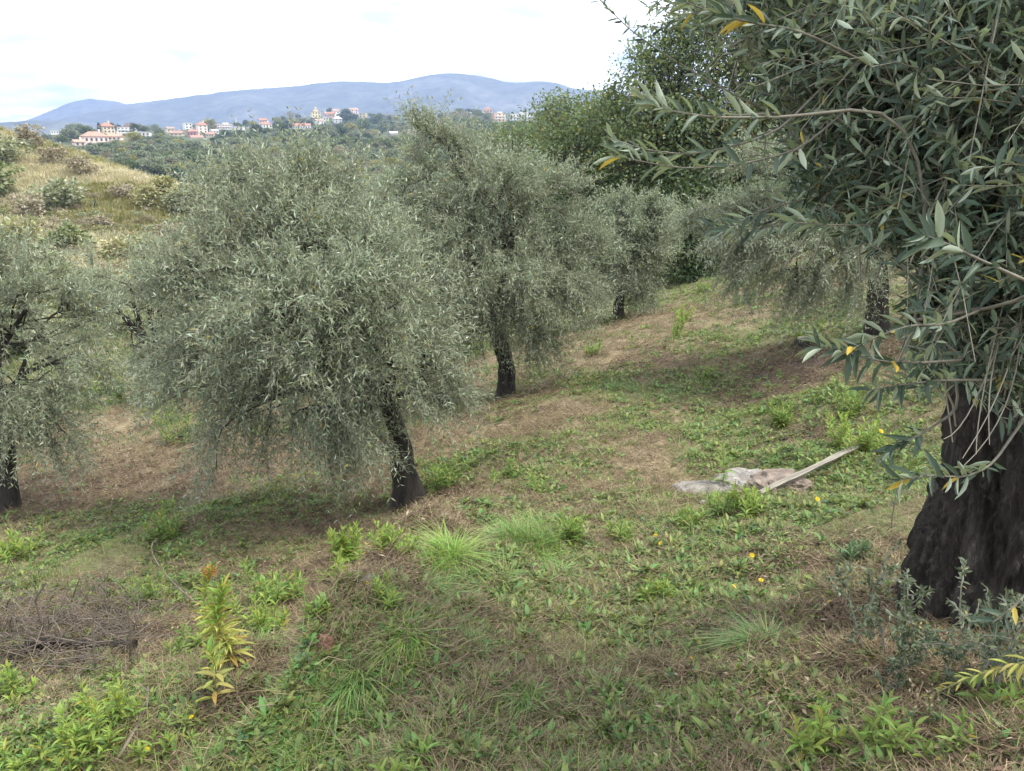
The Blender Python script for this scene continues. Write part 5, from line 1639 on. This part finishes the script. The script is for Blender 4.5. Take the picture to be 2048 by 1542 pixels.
for q, p in zip(fl, fp):
    k = ppm(q[0], q[1], p[1])
    h = q[2] / k
    t = link('yellow_flower', None, label=q[3], cat='flower', group='yellow flowers in the grass', loc=p)
    b = Buf(); tube(b, curve([0, 0, -.01], [rng.normal() * .01, rng.normal() * .01, h], 5, 0, .05), .0015, 5)
    st = link('stem', b.mesh('stem', [M['weed_stem']], True), t)
    s = np.clip(5.2 / k, .007, .025)
    for nm, me in (('petals', FLM), ('disc', FLD)):
        o = link(nm, me, t, loc=(0, 0, h)); o.scale = (s, s, s); o.rotation_euler = (-.55 + rng.normal() * .25, rng.normal() * .3, rng.uniform(0, 6))

# leaning yellow stalk at the right edge
def stalk():
    a = P(2075, 1320, 1.55); e = P(1852, 1395, 1.62)
    g0 = np.array([a[0] + .05, a[1], H(a[0] + .05, a[1])[0]])
    t = link('yellow_stalk', None, label='leaning yellow leafy stalk reaching in from the right edge', cat='weed', group=None, loc=g0)
    s = np.linspace(0, 1, 14)[:, None]
    mid = (a + e) / 2 + [0, 0, .03]
    p = a * (1 - s) ** 2 + 2 * mid * s * (1 - s) + e * s * s
    p = np.vstack([g0 - [0, 0, .02], (g0 + a) / 2 + [.02, 0, .02], p])
    b = Buf(); tube(b, p - g0, np.linspace(.004, .0012, len(p)), 5)
    link('stem', b.mesh('stem', [M['weed_stem']], True), t)
    for i in range(34):
        q = 3 + (len(p) - 4.01) * (i / 34) ; k = int(q); pt = p[k] * (1 - q + k) + p[k + 1] * (q - k)
        tn = norm(p[k + 1] - p[k]); rd = rng.normal(size=3); rd = norm(rd - (rd @ tn) * tn)
        d = norm(tn * .7 + rd * .7); L0 = .045 * (1.15 - .7 * i / 34)
        o = link('leaf', leaf_mesh('weed_yellow', int(rng.integers(3))), t)
        o.matrix_local = leaf_matrix(pt - g0, d, norm(np.array([0, 0, 1.0]) - d[2] * d), L0, L0 * .17)
    fb = Buf()
    c = p[-1] - g0
    q = rng.normal(size=(90, 3)) * .02 + c
    dd = norm(rng.normal(size=(90, 3)))
    kite_leaves(fb, q, dd, leaf_normals(dd), .012, .006)
    link('seed_head', fb.mesh('seed_head', [M['straw']]), t)
stalk()

# rusty tips of the tall stalks
for px, py, Yb in ((432, 1132, (437, 1300)), (410, 1145, (437, 1300))):
    pass

# olive suckers round the black trunk
def sucker(px, py, hpx, lean, label, leaves=60, mt='olive'):
    b0 = hit1(px, py); k = ppm(px, py, b0[1]); h = hpx / k
    t = link('olive_sucker', None, label=label, cat='sucker', group='olive suckers round the black trunk', loc=b0)
    sb = Buf(); fb = Buf()
    stems = [curve([0, 0, -.02], [lean * h, rng.normal() * .05, h], 8, 0, .06)]
    for q in range(11):
        a = stems[0][rng.integers(2, 7)]
        stems.append(curve(a, a + norm(rng.normal(size=3) * [1, .7, .5] + [lean, 0, .6]) * h * rng.uniform(.15, .4), 5, 0, .08))
    for i, s in enumerate(stems):
        tube(sb, s, np.linspace(.0045 if i == 0 else .0022, .0012, len(s)), 5)
        m = leaves if i == 0 else 24
        q = np.linspace(.25, 1, m) * (len(s) - 1.001); kk = q.astype(int); f_ = (q - kk)[:, None]
        pb = s[kk] * (1 - f_) + s[kk + 1] * f_
        tn = norm(s[kk + 1] - s[kk])
        d = norm(tn * .5 + rng.normal(size=(m, 3)) * .7)
        strip_leaves(fb, pb, d, leaf_normals(d), rng.uniform(.012, .026, m), rng.uniform(.005, .009, m))
    link('stem', sb.mesh('stem', [M['sucker_bark']], True), t)
    link('foliage', fb.mesh('foliage', [M[mt]], True), t)
M['sucker_bark'] = plain('sucker_bark', (.25, .24, .19), .85, .3, 30)
M['sucker_leaf'] = leaf_mat('sucker_leaf', (.09, .12, .06), (.24, .27, .2), .5, .4, .03, (.35, .26, .08), .06, .2)
sk = [(1770, 1325, 210, -.10, 'bushy grey green sucker left of the black trunk base'), (1735, 1310, 130, -.3, 'low sucker leaning left at the trunk base'),
      (1825, 1365, 190, .05, 'dark sucker rising right in front of the black root flare'), (1895, 1390, 300, -.03, 'twiggy sucker before the black trunk with bare forked top'),
      (1940, 1400, 200, .2, 'short forked sucker in front of the trunk base'), (1955, 1395, 280, .22, 'grey sucker leaning right across the trunk base'),
      (1985, 1400, 260, .05, 'straight pale sucker before the right side of the trunk'), (2035, 1390, 250, .0, 'sucker cut by the right edge below the trunk'),
      (1850, 1345, 150, -.4, 'sprawling sucker reaching left over the root flare'), (1800, 1390, 120, -.15, 'low leafy sucker at the foot of the root flare'),
      (1870, 1420, 130, .1, 'low leafy sucker nearest to the camera below the trunk')]
for a in sk:
    sucker(a[0], a[1], a[2], a[3], a[4], mt='sucker_leaf')

# thin bare shoots left of the black trunk
def thin_shoot(p0, p1, label):
    b0 = hit1(*p0); k = ppm(p0[0], p0[1], b0[1])
    e = P(p1[0], p1[1], b0[1] - .1)
    b = Buf(); tube(b, curve([0, 0, -.02], e - b0, 10, 0, .015), np.linspace(.004, .0015, 10), 5)
    link('bare_shoot', b.mesh('bare_shoot', [M['sucker_bark']], True), label=label, cat='shoot', group='thin bare shoots left of the trunk', loc=b0)
thin_shoot((1850, 1100), (1868, 935), 'right of two close thin bare shoots left of the black trunk')
thin_shoot((1862, 1110), (1895, 950), 'thin bare shoot closest to the black trunk')
thin_shoot((1785, 1060), (1790, 945), 'lone thin bare shoot under the hanging olive leaves')

# ------------------------------------------------------------------ stones, plank, stump, brush
def rock(px, py, w, d, h, mt, label, seed, yaw=0, sink=.35):
    b0 = hit1(px, py)
    r = np.random.default_rng(seed)
    nu, nv_ = 36, 20
    u = np.linspace(0, 2 * np.pi, nu, endpoint=False); v = np.linspace(.06, np.pi - .06, nv_)
    U, V = np.meshgrid(u, v)
    dx, dy, dz = np.cos(U) * np.sin(V), np.sin(U) * np.sin(V), np.cos(V)
    q = 1 + .30 * (fbm(dx * 1.7 + seed, dy * 1.7 + dz * 2.1, 4, seed) - .5) + .4 * (fbm(dx * 5 + seed, dy * 5 + dz * 4, 4, seed + 2, .6) - .5)
    e = .6
    P_ = np.stack([np.sign(dx) * np.abs(dx) ** e * w / 2 * q, np.sign(dy) * np.abs(dy) ** e * d / 2 * q, np.sign(dz) * np.abs(dz) ** e * h * q], -1)
    c, s = math.cos(yaw), math.sin(yaw)
    P_ = np.stack([P_[..., 0] * c - P_[..., 1] * s, P_[..., 0] * s + P_[..., 1] * c, P_[..., 2]], -1)
    b = Buf()
    i, j = np.meshgrid(np.arange(nv_ - 1), np.arange(nu), indexing='ij'); k = (j + 1) % nu
    b.add(P_.reshape(-1, 3), np.stack([i * nu + j, (i + 1) * nu + j, (i + 1) * nu + k, i * nu + k], -1).reshape(-1, 4))
    b.add(np.vstack([P_[0], P_[0].mean(0)]), [[q_, (q_ + 1) % nu, nu] for q_ in range(nu)])
    b.add(np.vstack([P_[-1], P_[-1].mean(0)]), [[(q_ + 1) % nu, q_, nu] for q_ in range(nu)])
    link('rock', b.mesh('rock', [M[mt]], False), label=label, cat='rock', group='stones in the grass', loc=b0 - np.array([0, 0, h * sink]))
M['rock_grey'] = plain('grey_rock', (.28, .26, .225), .95, .5, 9, (.12, .105, .085), .7, 40)
M['rock_white'] = plain('white_rock', (.36, .335, .30), .95, .4, 9, (.16, .145, .125), .7, 40)
M['rock_brown'] = plain('brown_rock', (.30, .24, .19), .95, .5, 9, (.13, .10, .08), .7, 40)
M['rock_tan'] = plain('tan_rock', (.42, .31, .2), .9, .4, 14, (.26, .18, .12), .5, 50)
M['rock_red'] = plain('red_rock', (.26, .13, .085), .9, .4, 20, (.14, .07, .05), .5, 50)
rock(1418, 990, .52, .40, .15, 'rock_grey', 'flat grey rock at left end of the rock group by the plank', 3)
rock(1485, 982, .42, .38, .19, 'rock_white', 'rock with white top in the middle of the rock group', 5)
rock(1560, 974, .44, .34, .14, 'rock_brown', 'brownish rock between the white topped rock and the plank', 8)
rock(1405, 1008, .06, .05, .03, 'rock_white', 'small white stone in front of the flat grey rock', 9, 0, .1)
rock(963, 1357, .085, .06, .045, 'rock_tan', 'tan stone in the middle of the foreground', 11, .3, .1)
rock(925, 1312, .06, .05, .02, 'rock_tan', 'flat tan stone just left of and above the tan one', 12, .5, .3)
rock(652, 1300, .05, .05, .05, 'rock_red', 'reddish stone standing left of the bright tussock', 13, 0, .0)
rock(1342, 1260, .06, .045, .02, 'rock_tan', 'small tan stone under the wide grey green rosette', 15, .2, .2)
rock(1380, 1303, .05, .04, .02, 'rock_tan', 'small tan stone beside the flower in the dense weeds', 16, .2, .2)
rock(886, 1038, .06, .05, .03, 'rock_white', 'small white stone behind the largest bright tussock', 17, 0, .1)
rock(735, 1170, .09, .07, .035, 'rock_grey', 'grey stone set in the bank right of the dark hollow', 18, .4, .2)

M['wood'] = plain('weathered_wood', (.30, .275, .22), .85, .35, 5, (.13, .115, .09), .4, 25, (.6, 14, 14))
def plank():
    a = hit1(1520, 1000); e = hit1(1738, 902)
    a = a + [0, 0, .06]; e = e + [0, 0, .09]
    c = (a + e) / 2; Lg = np.linalg.norm(e - a)
    x = (e - a) / Lg; y = norm(np.cross([0, 0, 1], x)); z = np.cross(x, y)
    tl = .35; y, z = y * math.cos(tl) + z * math.sin(tl), z * math.cos(tl) - y * math.sin(tl)
    n = 16; b = Buf()
    s = np.linspace(-.5, .5, n)
    hw = .018 + .0012 * rng.normal(size=n); ht = .010
    rows = []
    for i in range(n):
        w = hw[i]; k = .004 * math.sin(i * .8)
        rows.append([[s[i] * Lg, -w, -ht + k], [s[i] * Lg, w, -ht + k], [s[i] * Lg, w * .97, ht + k], [s[i] * Lg, -w * .97, ht + k]])
    v = np.array(rows).reshape(-1, 3)
    f = []
    for i in range(n - 1):
        for q in range(4):
            f.append([4 * i + q, 4 * i + (q + 1) % 4, 4 * i + 4 + (q + 1) % 4, 4 * i + 4 + q])
    f += [[0, 3, 2, 1], [4 * n - 4, 4 * n - 3, 4 * n - 2, 4 * n - 1]]
    b.add(v, f)
    o = link('wooden_plank', b.mesh('wooden_plank', [M['wood']]), label='grey weathered plank lying aslant in the grass beside the rocks', cat='plank')
    Mx = np.eye(4); Mx[:3, 0] = x; Mx[:3, 1] = y; Mx[:3, 2] = z; Mx[:3, 3] = c
    o.matrix_world = Matrix(Mx.tolist())
plank()

M['cut'] = plain('cut_wood', (.5, .42, .3), .85, .3, 30)
def stump():
    b0 = hit1(1612, 697)
    t = link('tree_stump', None, label='small sawn stump with pale top on the upper slope', cat='stump', loc=b0)
    b = Buf(); tube(b, [[0, 0, -.1], [0, 0, .02], [0, 0, .08], [0, 0, .125]], [.17, .15, .135, .13], 16, 0, False, .25, 5)
    link('bark', b.mesh('bark', [M['bark']], True), t)
    b = Buf(); tube(b, [[0, 0, .10], [0, 0, .126], [0, 0, .13]], [.122, .122, .10], 16)
    link('cut_top', b.mesh('cut_top', [M['cut']]), t)
stump()

def stick(p0, p1, r, label, mt='dead', lift=.02, forks=2):
    a = hit1(*p0) + [0, 0, lift * .3]; e = hit1(*p1) + [0, 0, lift]
    b = Buf(); p = curve(a, e, 9, 0, .05, .04)
    tube(b, p - a, np.linspace(r, r * .5, 9), 6, 0, True, .2, 2)
    for _ in range(forks):
        q = p[rng.integers(3, 8)]
        tube(b, curve(q, q + norm(rng.normal(size=3) + [0, 0, .5]) * np.linalg.norm(e - a) * .25, 5, 0, .1) - a, np.linspace(r * .5, r * .2, 5), 5)
    link('dead_stick', b.mesh('dead_stick', [M[mt]], True), label=label, cat='stick', group='dead sticks on the ground', loc=a)
stick((400, 1220), (318, 1105), .008, 'long dead stick leaning up to the left behind the dead brush', lift=.12)
stick((325, 1235), (372, 1215), .008, 'short dead stick lying at the foot of the leaning one', lift=.03)
stick((0, 1520), (75, 1440), .007, 'dead stick at the left edge in the bottom left patch', lift=.06)
stick((230, 1530), (300, 1400), .008, 'grey dead stick among the bottom left weeds', lift=.05)
stick((1660, 1430), (1560, 1480), .004, 'thin dead stick in the litter at the bottom right', lift=.02)

def brush():
    b0 = hit1(140, 1270)
    t = link('brush_pile', None, label='heap of dead grey stems over a dark hollow at the left edge', cat='brush pile', loc=b0)
    pts = []; rad = []
    n = 800
    px = rng.uniform(-60, 290, n); py = 1280 + rng.normal(size=n) * 46 - np.abs(px - 120) * .1
    p, _ = hit(px, py)
    a = rng.uniform(0, 6.28, n); Ls = rng.uniform(.08, .36, n)
    d = np.stack([np.cos(a), np.sin(a) * .6, rng.uniform(-.05, .75, n)], -1)
    s = np.linspace(0, 1, 6)[None, :, None]
    base = p + np.stack([np.zeros(n), np.zeros(n), rng.uniform(0, .12, n)], -1)
    q = base[:, None] + d[:, None] * Ls[:, None, None] * s + rng.normal(size=(n, 1, 3)) * .05 * np.sin(np.pi * s) - np.array([0, 0, 1]) * .35 * Ls[:, None, None] * s * s
    b = Buf(); tubes(b, q - b0, np.linspace(.003, .001, 6)[None] * rng.uniform(.5, 1.4, (n, 1)), 4)
    link('dead_stems', b.mesh('dead_stems', [M['dead']], True), t, kind='stuff')
    for pxs in ([(90, 1270), (70, 1200), (92, 1165)], [(20, 1310), (110, 1275), (190, 1290)], [(190, 1330), (185, 1250), (190, 1215)], [(260, 1320), (262, 1260), (255, 1220)]):
        g = hit1(pxs[0][0], pxs[0][1] + 15)
        pp_ = np.array([g] + [P(x_, y_, g[1] - .02) for x_, y_ in pxs])
        k = np.linspace(0, len(pp_) - 1, 10)
        pc = np.stack([np.interp(k, np.arange(len(pp_)), pp_[:, c]) for c in range(3)], -1)
        b = Buf(); tube(b, pc - b0, np.linspace(.008, .003, 10), 5, 0, True, .2, 3)
        link('stem', b.mesh('stem', [M['dead']], True), t)
    # dark log shape put in for the shade of the hollow
    l0 = hit1(60, 1300); l1 = hit1(275, 1305)
    b = Buf(); pc = curve(l0 + [0, 0, .05], l1 + [0, 0, .05], 14, 0, .03, .03)
    tube(b, pc - b0, np.linspace(.03, .02, 14), 14, 0, True, .5, 8)
    link('log', b.mesh('log', [M['bark_near']], True), t)
brush()

# ------------------------------------------------------------------ the village
WC = {'pink': (.78, .62, .57), 'peach': (.80, .67, .56), 'cream': (.66, .56, .40), 'white': (.78, .76, .72), 'red': (.52, .22, .2), 'salmon': (.68, .47, .40), 'pale': (.55, .56, .55),
      'orange': (.76, .50, .33), 'yellow': (.82, .70, .40)}
for k, c in WC.items():
    M['wall_' + k] = plain('render_' + k, c, .9, .15, .6)
M['roof_terra'] = plain('terracotta_tiles', (.46, .26, .19), .9, .35, .9)
for k_, c_ in enumerate([(.40, .24, .18), (.52, .31, .22), (.36, .27, .22), (.46, .22, .15)]):
    M['roof_terra%d' % k_] = plain('clay_tiles_%d' % k_, c_, .9, .4, 1.2)
M['roof_white'] = plain('pale_flat_roof', (.6, .57, .52), .9, .2, .5)
M['glass'] = plain('window_glass', (.05, .055, .06), .15, .3, 2)
M['shutter'] = plain('window_frame_wood', (.35, .33, .28), .7, .2, 2)
WINM = None
def house(kind, px, py, wpx, hpx, Y, wall, roof, rkind, win, yaw, label):
    base = P(px, py, Y)
    k = ppm(px, py, Y)
    w = wpx * .9 / k; h = hpx / k; d = max(7.0, w * .55)
    d = min(d, 12)
    gzb = H(base[0], base[1])[0]
    base[2] = min(base[2], gzb + 1.0)
    az = math.atan2(base[0], base[1])
    t = link(kind, None, label=label, cat={'villa': 'house', 'outbuilding': 'house', 'house': 'house', 'terraced_house': 'house', 'row_house': 'house', 'apartment_block': 'apartment block', 'greenhouse': 'greenhouse', 'church': 'church'}[kind],
             group='buildings along the far ridge', loc=base)
    t.rotation_euler = (0, 0, -az + yaw)
    H0 = h
    b = Buf()
    box(b, (0, d / 2, (H0 - 4) / 2), (w, d, H0 + 4))
    link('wall', b.mesh('wall', [M['wall_' + wall]]), t)
    rb = Buf(); ov = .35; rh = min(w, d) * (.32 if rkind == 'hip' else .24)
    x0, x1, y0, y1 = -w / 2 - ov, w / 2 + ov, -ov, d + ov
    if rkind in ('hip', 'gable'):
        ins = (d / 2 if rkind == 'hip' else 0)
        ins = min(ins, w * .42)
        z0 = H0 + .02
        v = [[x0, y0, z0], [x1, y0, z0], [x1, y1, z0], [x0, y1, z0], [x0 + ins, d / 2, z0 + rh], [x1 - ins, d / 2, z0 + rh]]
        v += [[q[0], q[1], z0 + .25] for q in v[:4]]
        v[4][2] += .25; v[5][2] += .25
        rb.add(v, [[0, 3, 2, 1], [0, 1, 7, 6], [1, 2, 8, 7], [2, 3, 9, 8], [3, 0, 6, 9], [6, 7, 5, 4], [8, 9, 4, 5]])
        rb.add([v[7], v[8], v[5]], [[0, 1, 2]]); rb.add([v[9], v[6], v[4]], [[0, 1, 2]])
    elif rkind == 'flat':
        box(rb, (0, d / 2, H0 + .2), (w + .5, d + .5, .4))
        if kind in ('terraced_house', 'apartment_block'):
            box(rb, (w * .1, d * .55, H0 + 1.2), (w * .4, d * .5, 1.6))
    else:   # church: raised nave and belfry
        box(b, (0, 0, 0), (.01, .01, .01))
        ub = Buf(); box(ub, (0, d * .4, H0 + 1.3), (w * .5, d * .7, 2.6)); link('nave', ub.mesh('nave', [M['wall_' + wall]]), t)
        ub = Buf(); box(ub, (0, d * .3, H0 + 3.8), (1.4, 1.4, 2.4)); link('belfry', ub.mesh('belfry', [M['wall_' + wall]]), t)
        for c, s_, zb, hh in ((0, 1, H0 + 5.0, .9), ):
            q = .9
            rb.add([[-q, d * .3 - q, zb], [q, d * .3 - q, zb], [q, d * .3 + q, zb], [-q, d * .3 + q, zb], [0, d * .3, zb + hh]], [[0, 1, 4], [1, 2, 4], [2, 3, 4], [3, 0, 4]])
        box(rb, (0, d / 2, H0 + .15), (w + .6, d + .6, .3))
        box(rb, (0, d * .4, H0 + 2.75), (w * .5 + .5, d * .7 + .5, .3))
    ro = link('roof', rb.mesh('roof', [M['roof_terra%d' % (int(px) % 4)] if roof == 'terra' and kind != 'villa' else M['roof_' + roof]]), t)
    if rkind in ('hip', 'gable') and wpx > 17:
        cb = Buf(); box(cb, (w * .22, d * .45, H0 + rh + .5), (.8, .8, 1.6)); link('chimney', cb.mesh('chimney', [M['wall_' + wall]]), ro)
    nc, nr_ = win
    for i in range(nc):
        for j in range(nr_):
            ww = min(1.0, w / nc * .35); wh = min(1.4, H0 / nr_ * .42)
            cx = (i + .5) / nc * w - w / 2; cz = (j + .52) / nr_ * H0
            fb_ = Buf(); box(fb_, (cx, -.05, cz), (ww + .25, .1, wh + .25)); fo = link('window', fb_.mesh('window', [M['shutter']]), t)
            gb = Buf(); box(gb, (cx, -.11, cz), (ww, .04, wh)); link('pane', gb.mesh('pane', [M['glass']]), fo)
    if kind in ('apartment_block', 'terraced_house'):
        for j in range(nr_):
            bb_ = Buf(); box(bb_, (0, -.75, j * H0 / nr_ + .35), (w * .9, 1.3, .9)); link('balcony', bb_.mesh('balcony', [M['wall_white']]), t)
for h in houses_px:
    house(*h)

def pole(px, py, hpx, Y, label):
    p = P(px, py, Y); p[2] = H(p[0], p[1])[0]
    k = ppm(px, py, Y)
    t = link('utility_pole', None, label=label, cat='pole', group='pale poles on the saddle', loc=p)
    b = Buf(); tube(b, [[0, 0, -.5], [0, 0, hpx / k * .6], [0, 0, hpx / k]], [.16, .13, .11], 8); link('shaft', b.mesh('shaft', [M['wall_pale']], True), t)
    b = Buf(); box(b, (0, 0, hpx / k - .5), (1.4, .12, .12)); link('crossarm', b.mesh('crossarm', [M['wall_pale']]), t)
pole(120, 283, 18, 330, 'right and brighter of two pale poles beyond the dry hill')
pole(94, 281, 16, 340, 'left of two pale poles beyond the dry hill')

# trees that stand up between the houses
for px, py, Y, hpx, key, lab, nm in [(199, 262, 440, 24, ('cypress', 'far_dark'), 'dark narrow cypress left of the white stepped house', 'cypress_tree'), (221, 256, 470, 20, ('pine', 'far_dark'), 'dark umbrella pine behind the beige two storey house', 'pine_tree'),
                                 (268, 264, 460, 22, ('round', 'far_dark'), 'dark tall tree at the right end of the white stepped house', 'round_tree'), (506, 254, 760, 14, ('cypress', 'far_dark'), 'small lone cypress left of the white hip roofed house', 'cypress_tree'),
                                 (273, 290, 360, 30, ('wide', 'far_yellow'), 'round yellow tree below the white stepped house', 'yellowing_tree'), (694, 240, 870, 22, ('round', 'far_dark'), 'dark tree clump on the hilltop between rose and white houses', 'round_tree'),
                                 (596, 238, 870, 16, ('round', 'far_dark'), 'dark pointed tree left of the yellow church', 'round_tree')]:
    p = P(px, py, Y); p[2] = min(p[2], H(p[0], p[1])[0] + .5)
    put_far(nm, key, p, hpx / ppm(px, py, Y), lab, 'tree', 'trees between the ridge houses', 1.2)

# a dead snag on the dry hill
b0 = hit1(188, 421, y0=30)
b = Buf(); tube(b, curve([0, 0, -.1], [.25, 0, .95], 6, 0, .03), np.linspace(.07, .03, 6), 6, 0, True, .3, 2)
link('dead_stump', b.mesh('dead_stump', [M['bark']], True), label='thin dead snag standing in the straw of the dry hill', cat='snag', loc=b0)

# ------------------------------------------------------------------ low cloud beyond the mountains
def cloud():
    b = Buf()
    r = np.random.default_rng(5)
    for k in range(60):
        px = r.uniform(-500, 128); py = 236 - r.uniform(0, 10) + (px < 60) * 3
        c = P(px, py, 4700 + r.uniform(-60, 60)); rad = r.uniform(18, 40)
        u = np.linspace(0, 2 * np.pi, 14, endpoint=False); v = np.linspace(.1, np.pi - .1, 8)
        U, V = np.meshgrid(u, v)
        q = 1 + .25 * (vnoise(U * 2 + k, V * 2, k) - .5)
        pt = np.stack([np.cos(U) * np.sin(V) * rad * 2.6 * q, np.sin(U) * np.sin(V) * rad * q, np.cos(V) * rad * .7 * q], -1) + c
        i, j = np.meshgrid(np.arange(7), np.arange(14), indexing='ij'); kk = (j + 1) % 14
        b.add(pt.reshape(-1, 3), np.stack([i * 14 + j, (i + 1) * 14 + j, (i + 1) * 14 + kk, i * 14 + kk], -1).reshape(-1, 4))
    m = plain('cloud_white', (.95, .95, .96), 1.0, .02, .01)
    link('cloud', b.mesh('cloud', [m], True), kind='stuff')
cloud()

# ------------------------------------------------------------------ haze
def haze():
    b = Buf()
    box(b, (0, 1850, 130), (9400, 5100, 560))
    m = bpy.data.materials.new('haze_air'); m.use_nodes = True
    n = m.node_tree
    n.nodes.remove(n.nodes['Principled BSDF'])
    v = n.nodes.new('ShaderNodeVolumePrincipled')
    v.inputs['Color'].default_value = (.42, .56, .92, 1)
    v.inputs['Density'].default_value = 2.6e-4
    v.inputs['Anisotropy'].default_value = 0.1
    n.links.new(v.outputs[0], n.nodes['Material Output'].inputs['Volume'])
    link('haze', b.mesh('haze', [m]), kind='stuff')
haze()
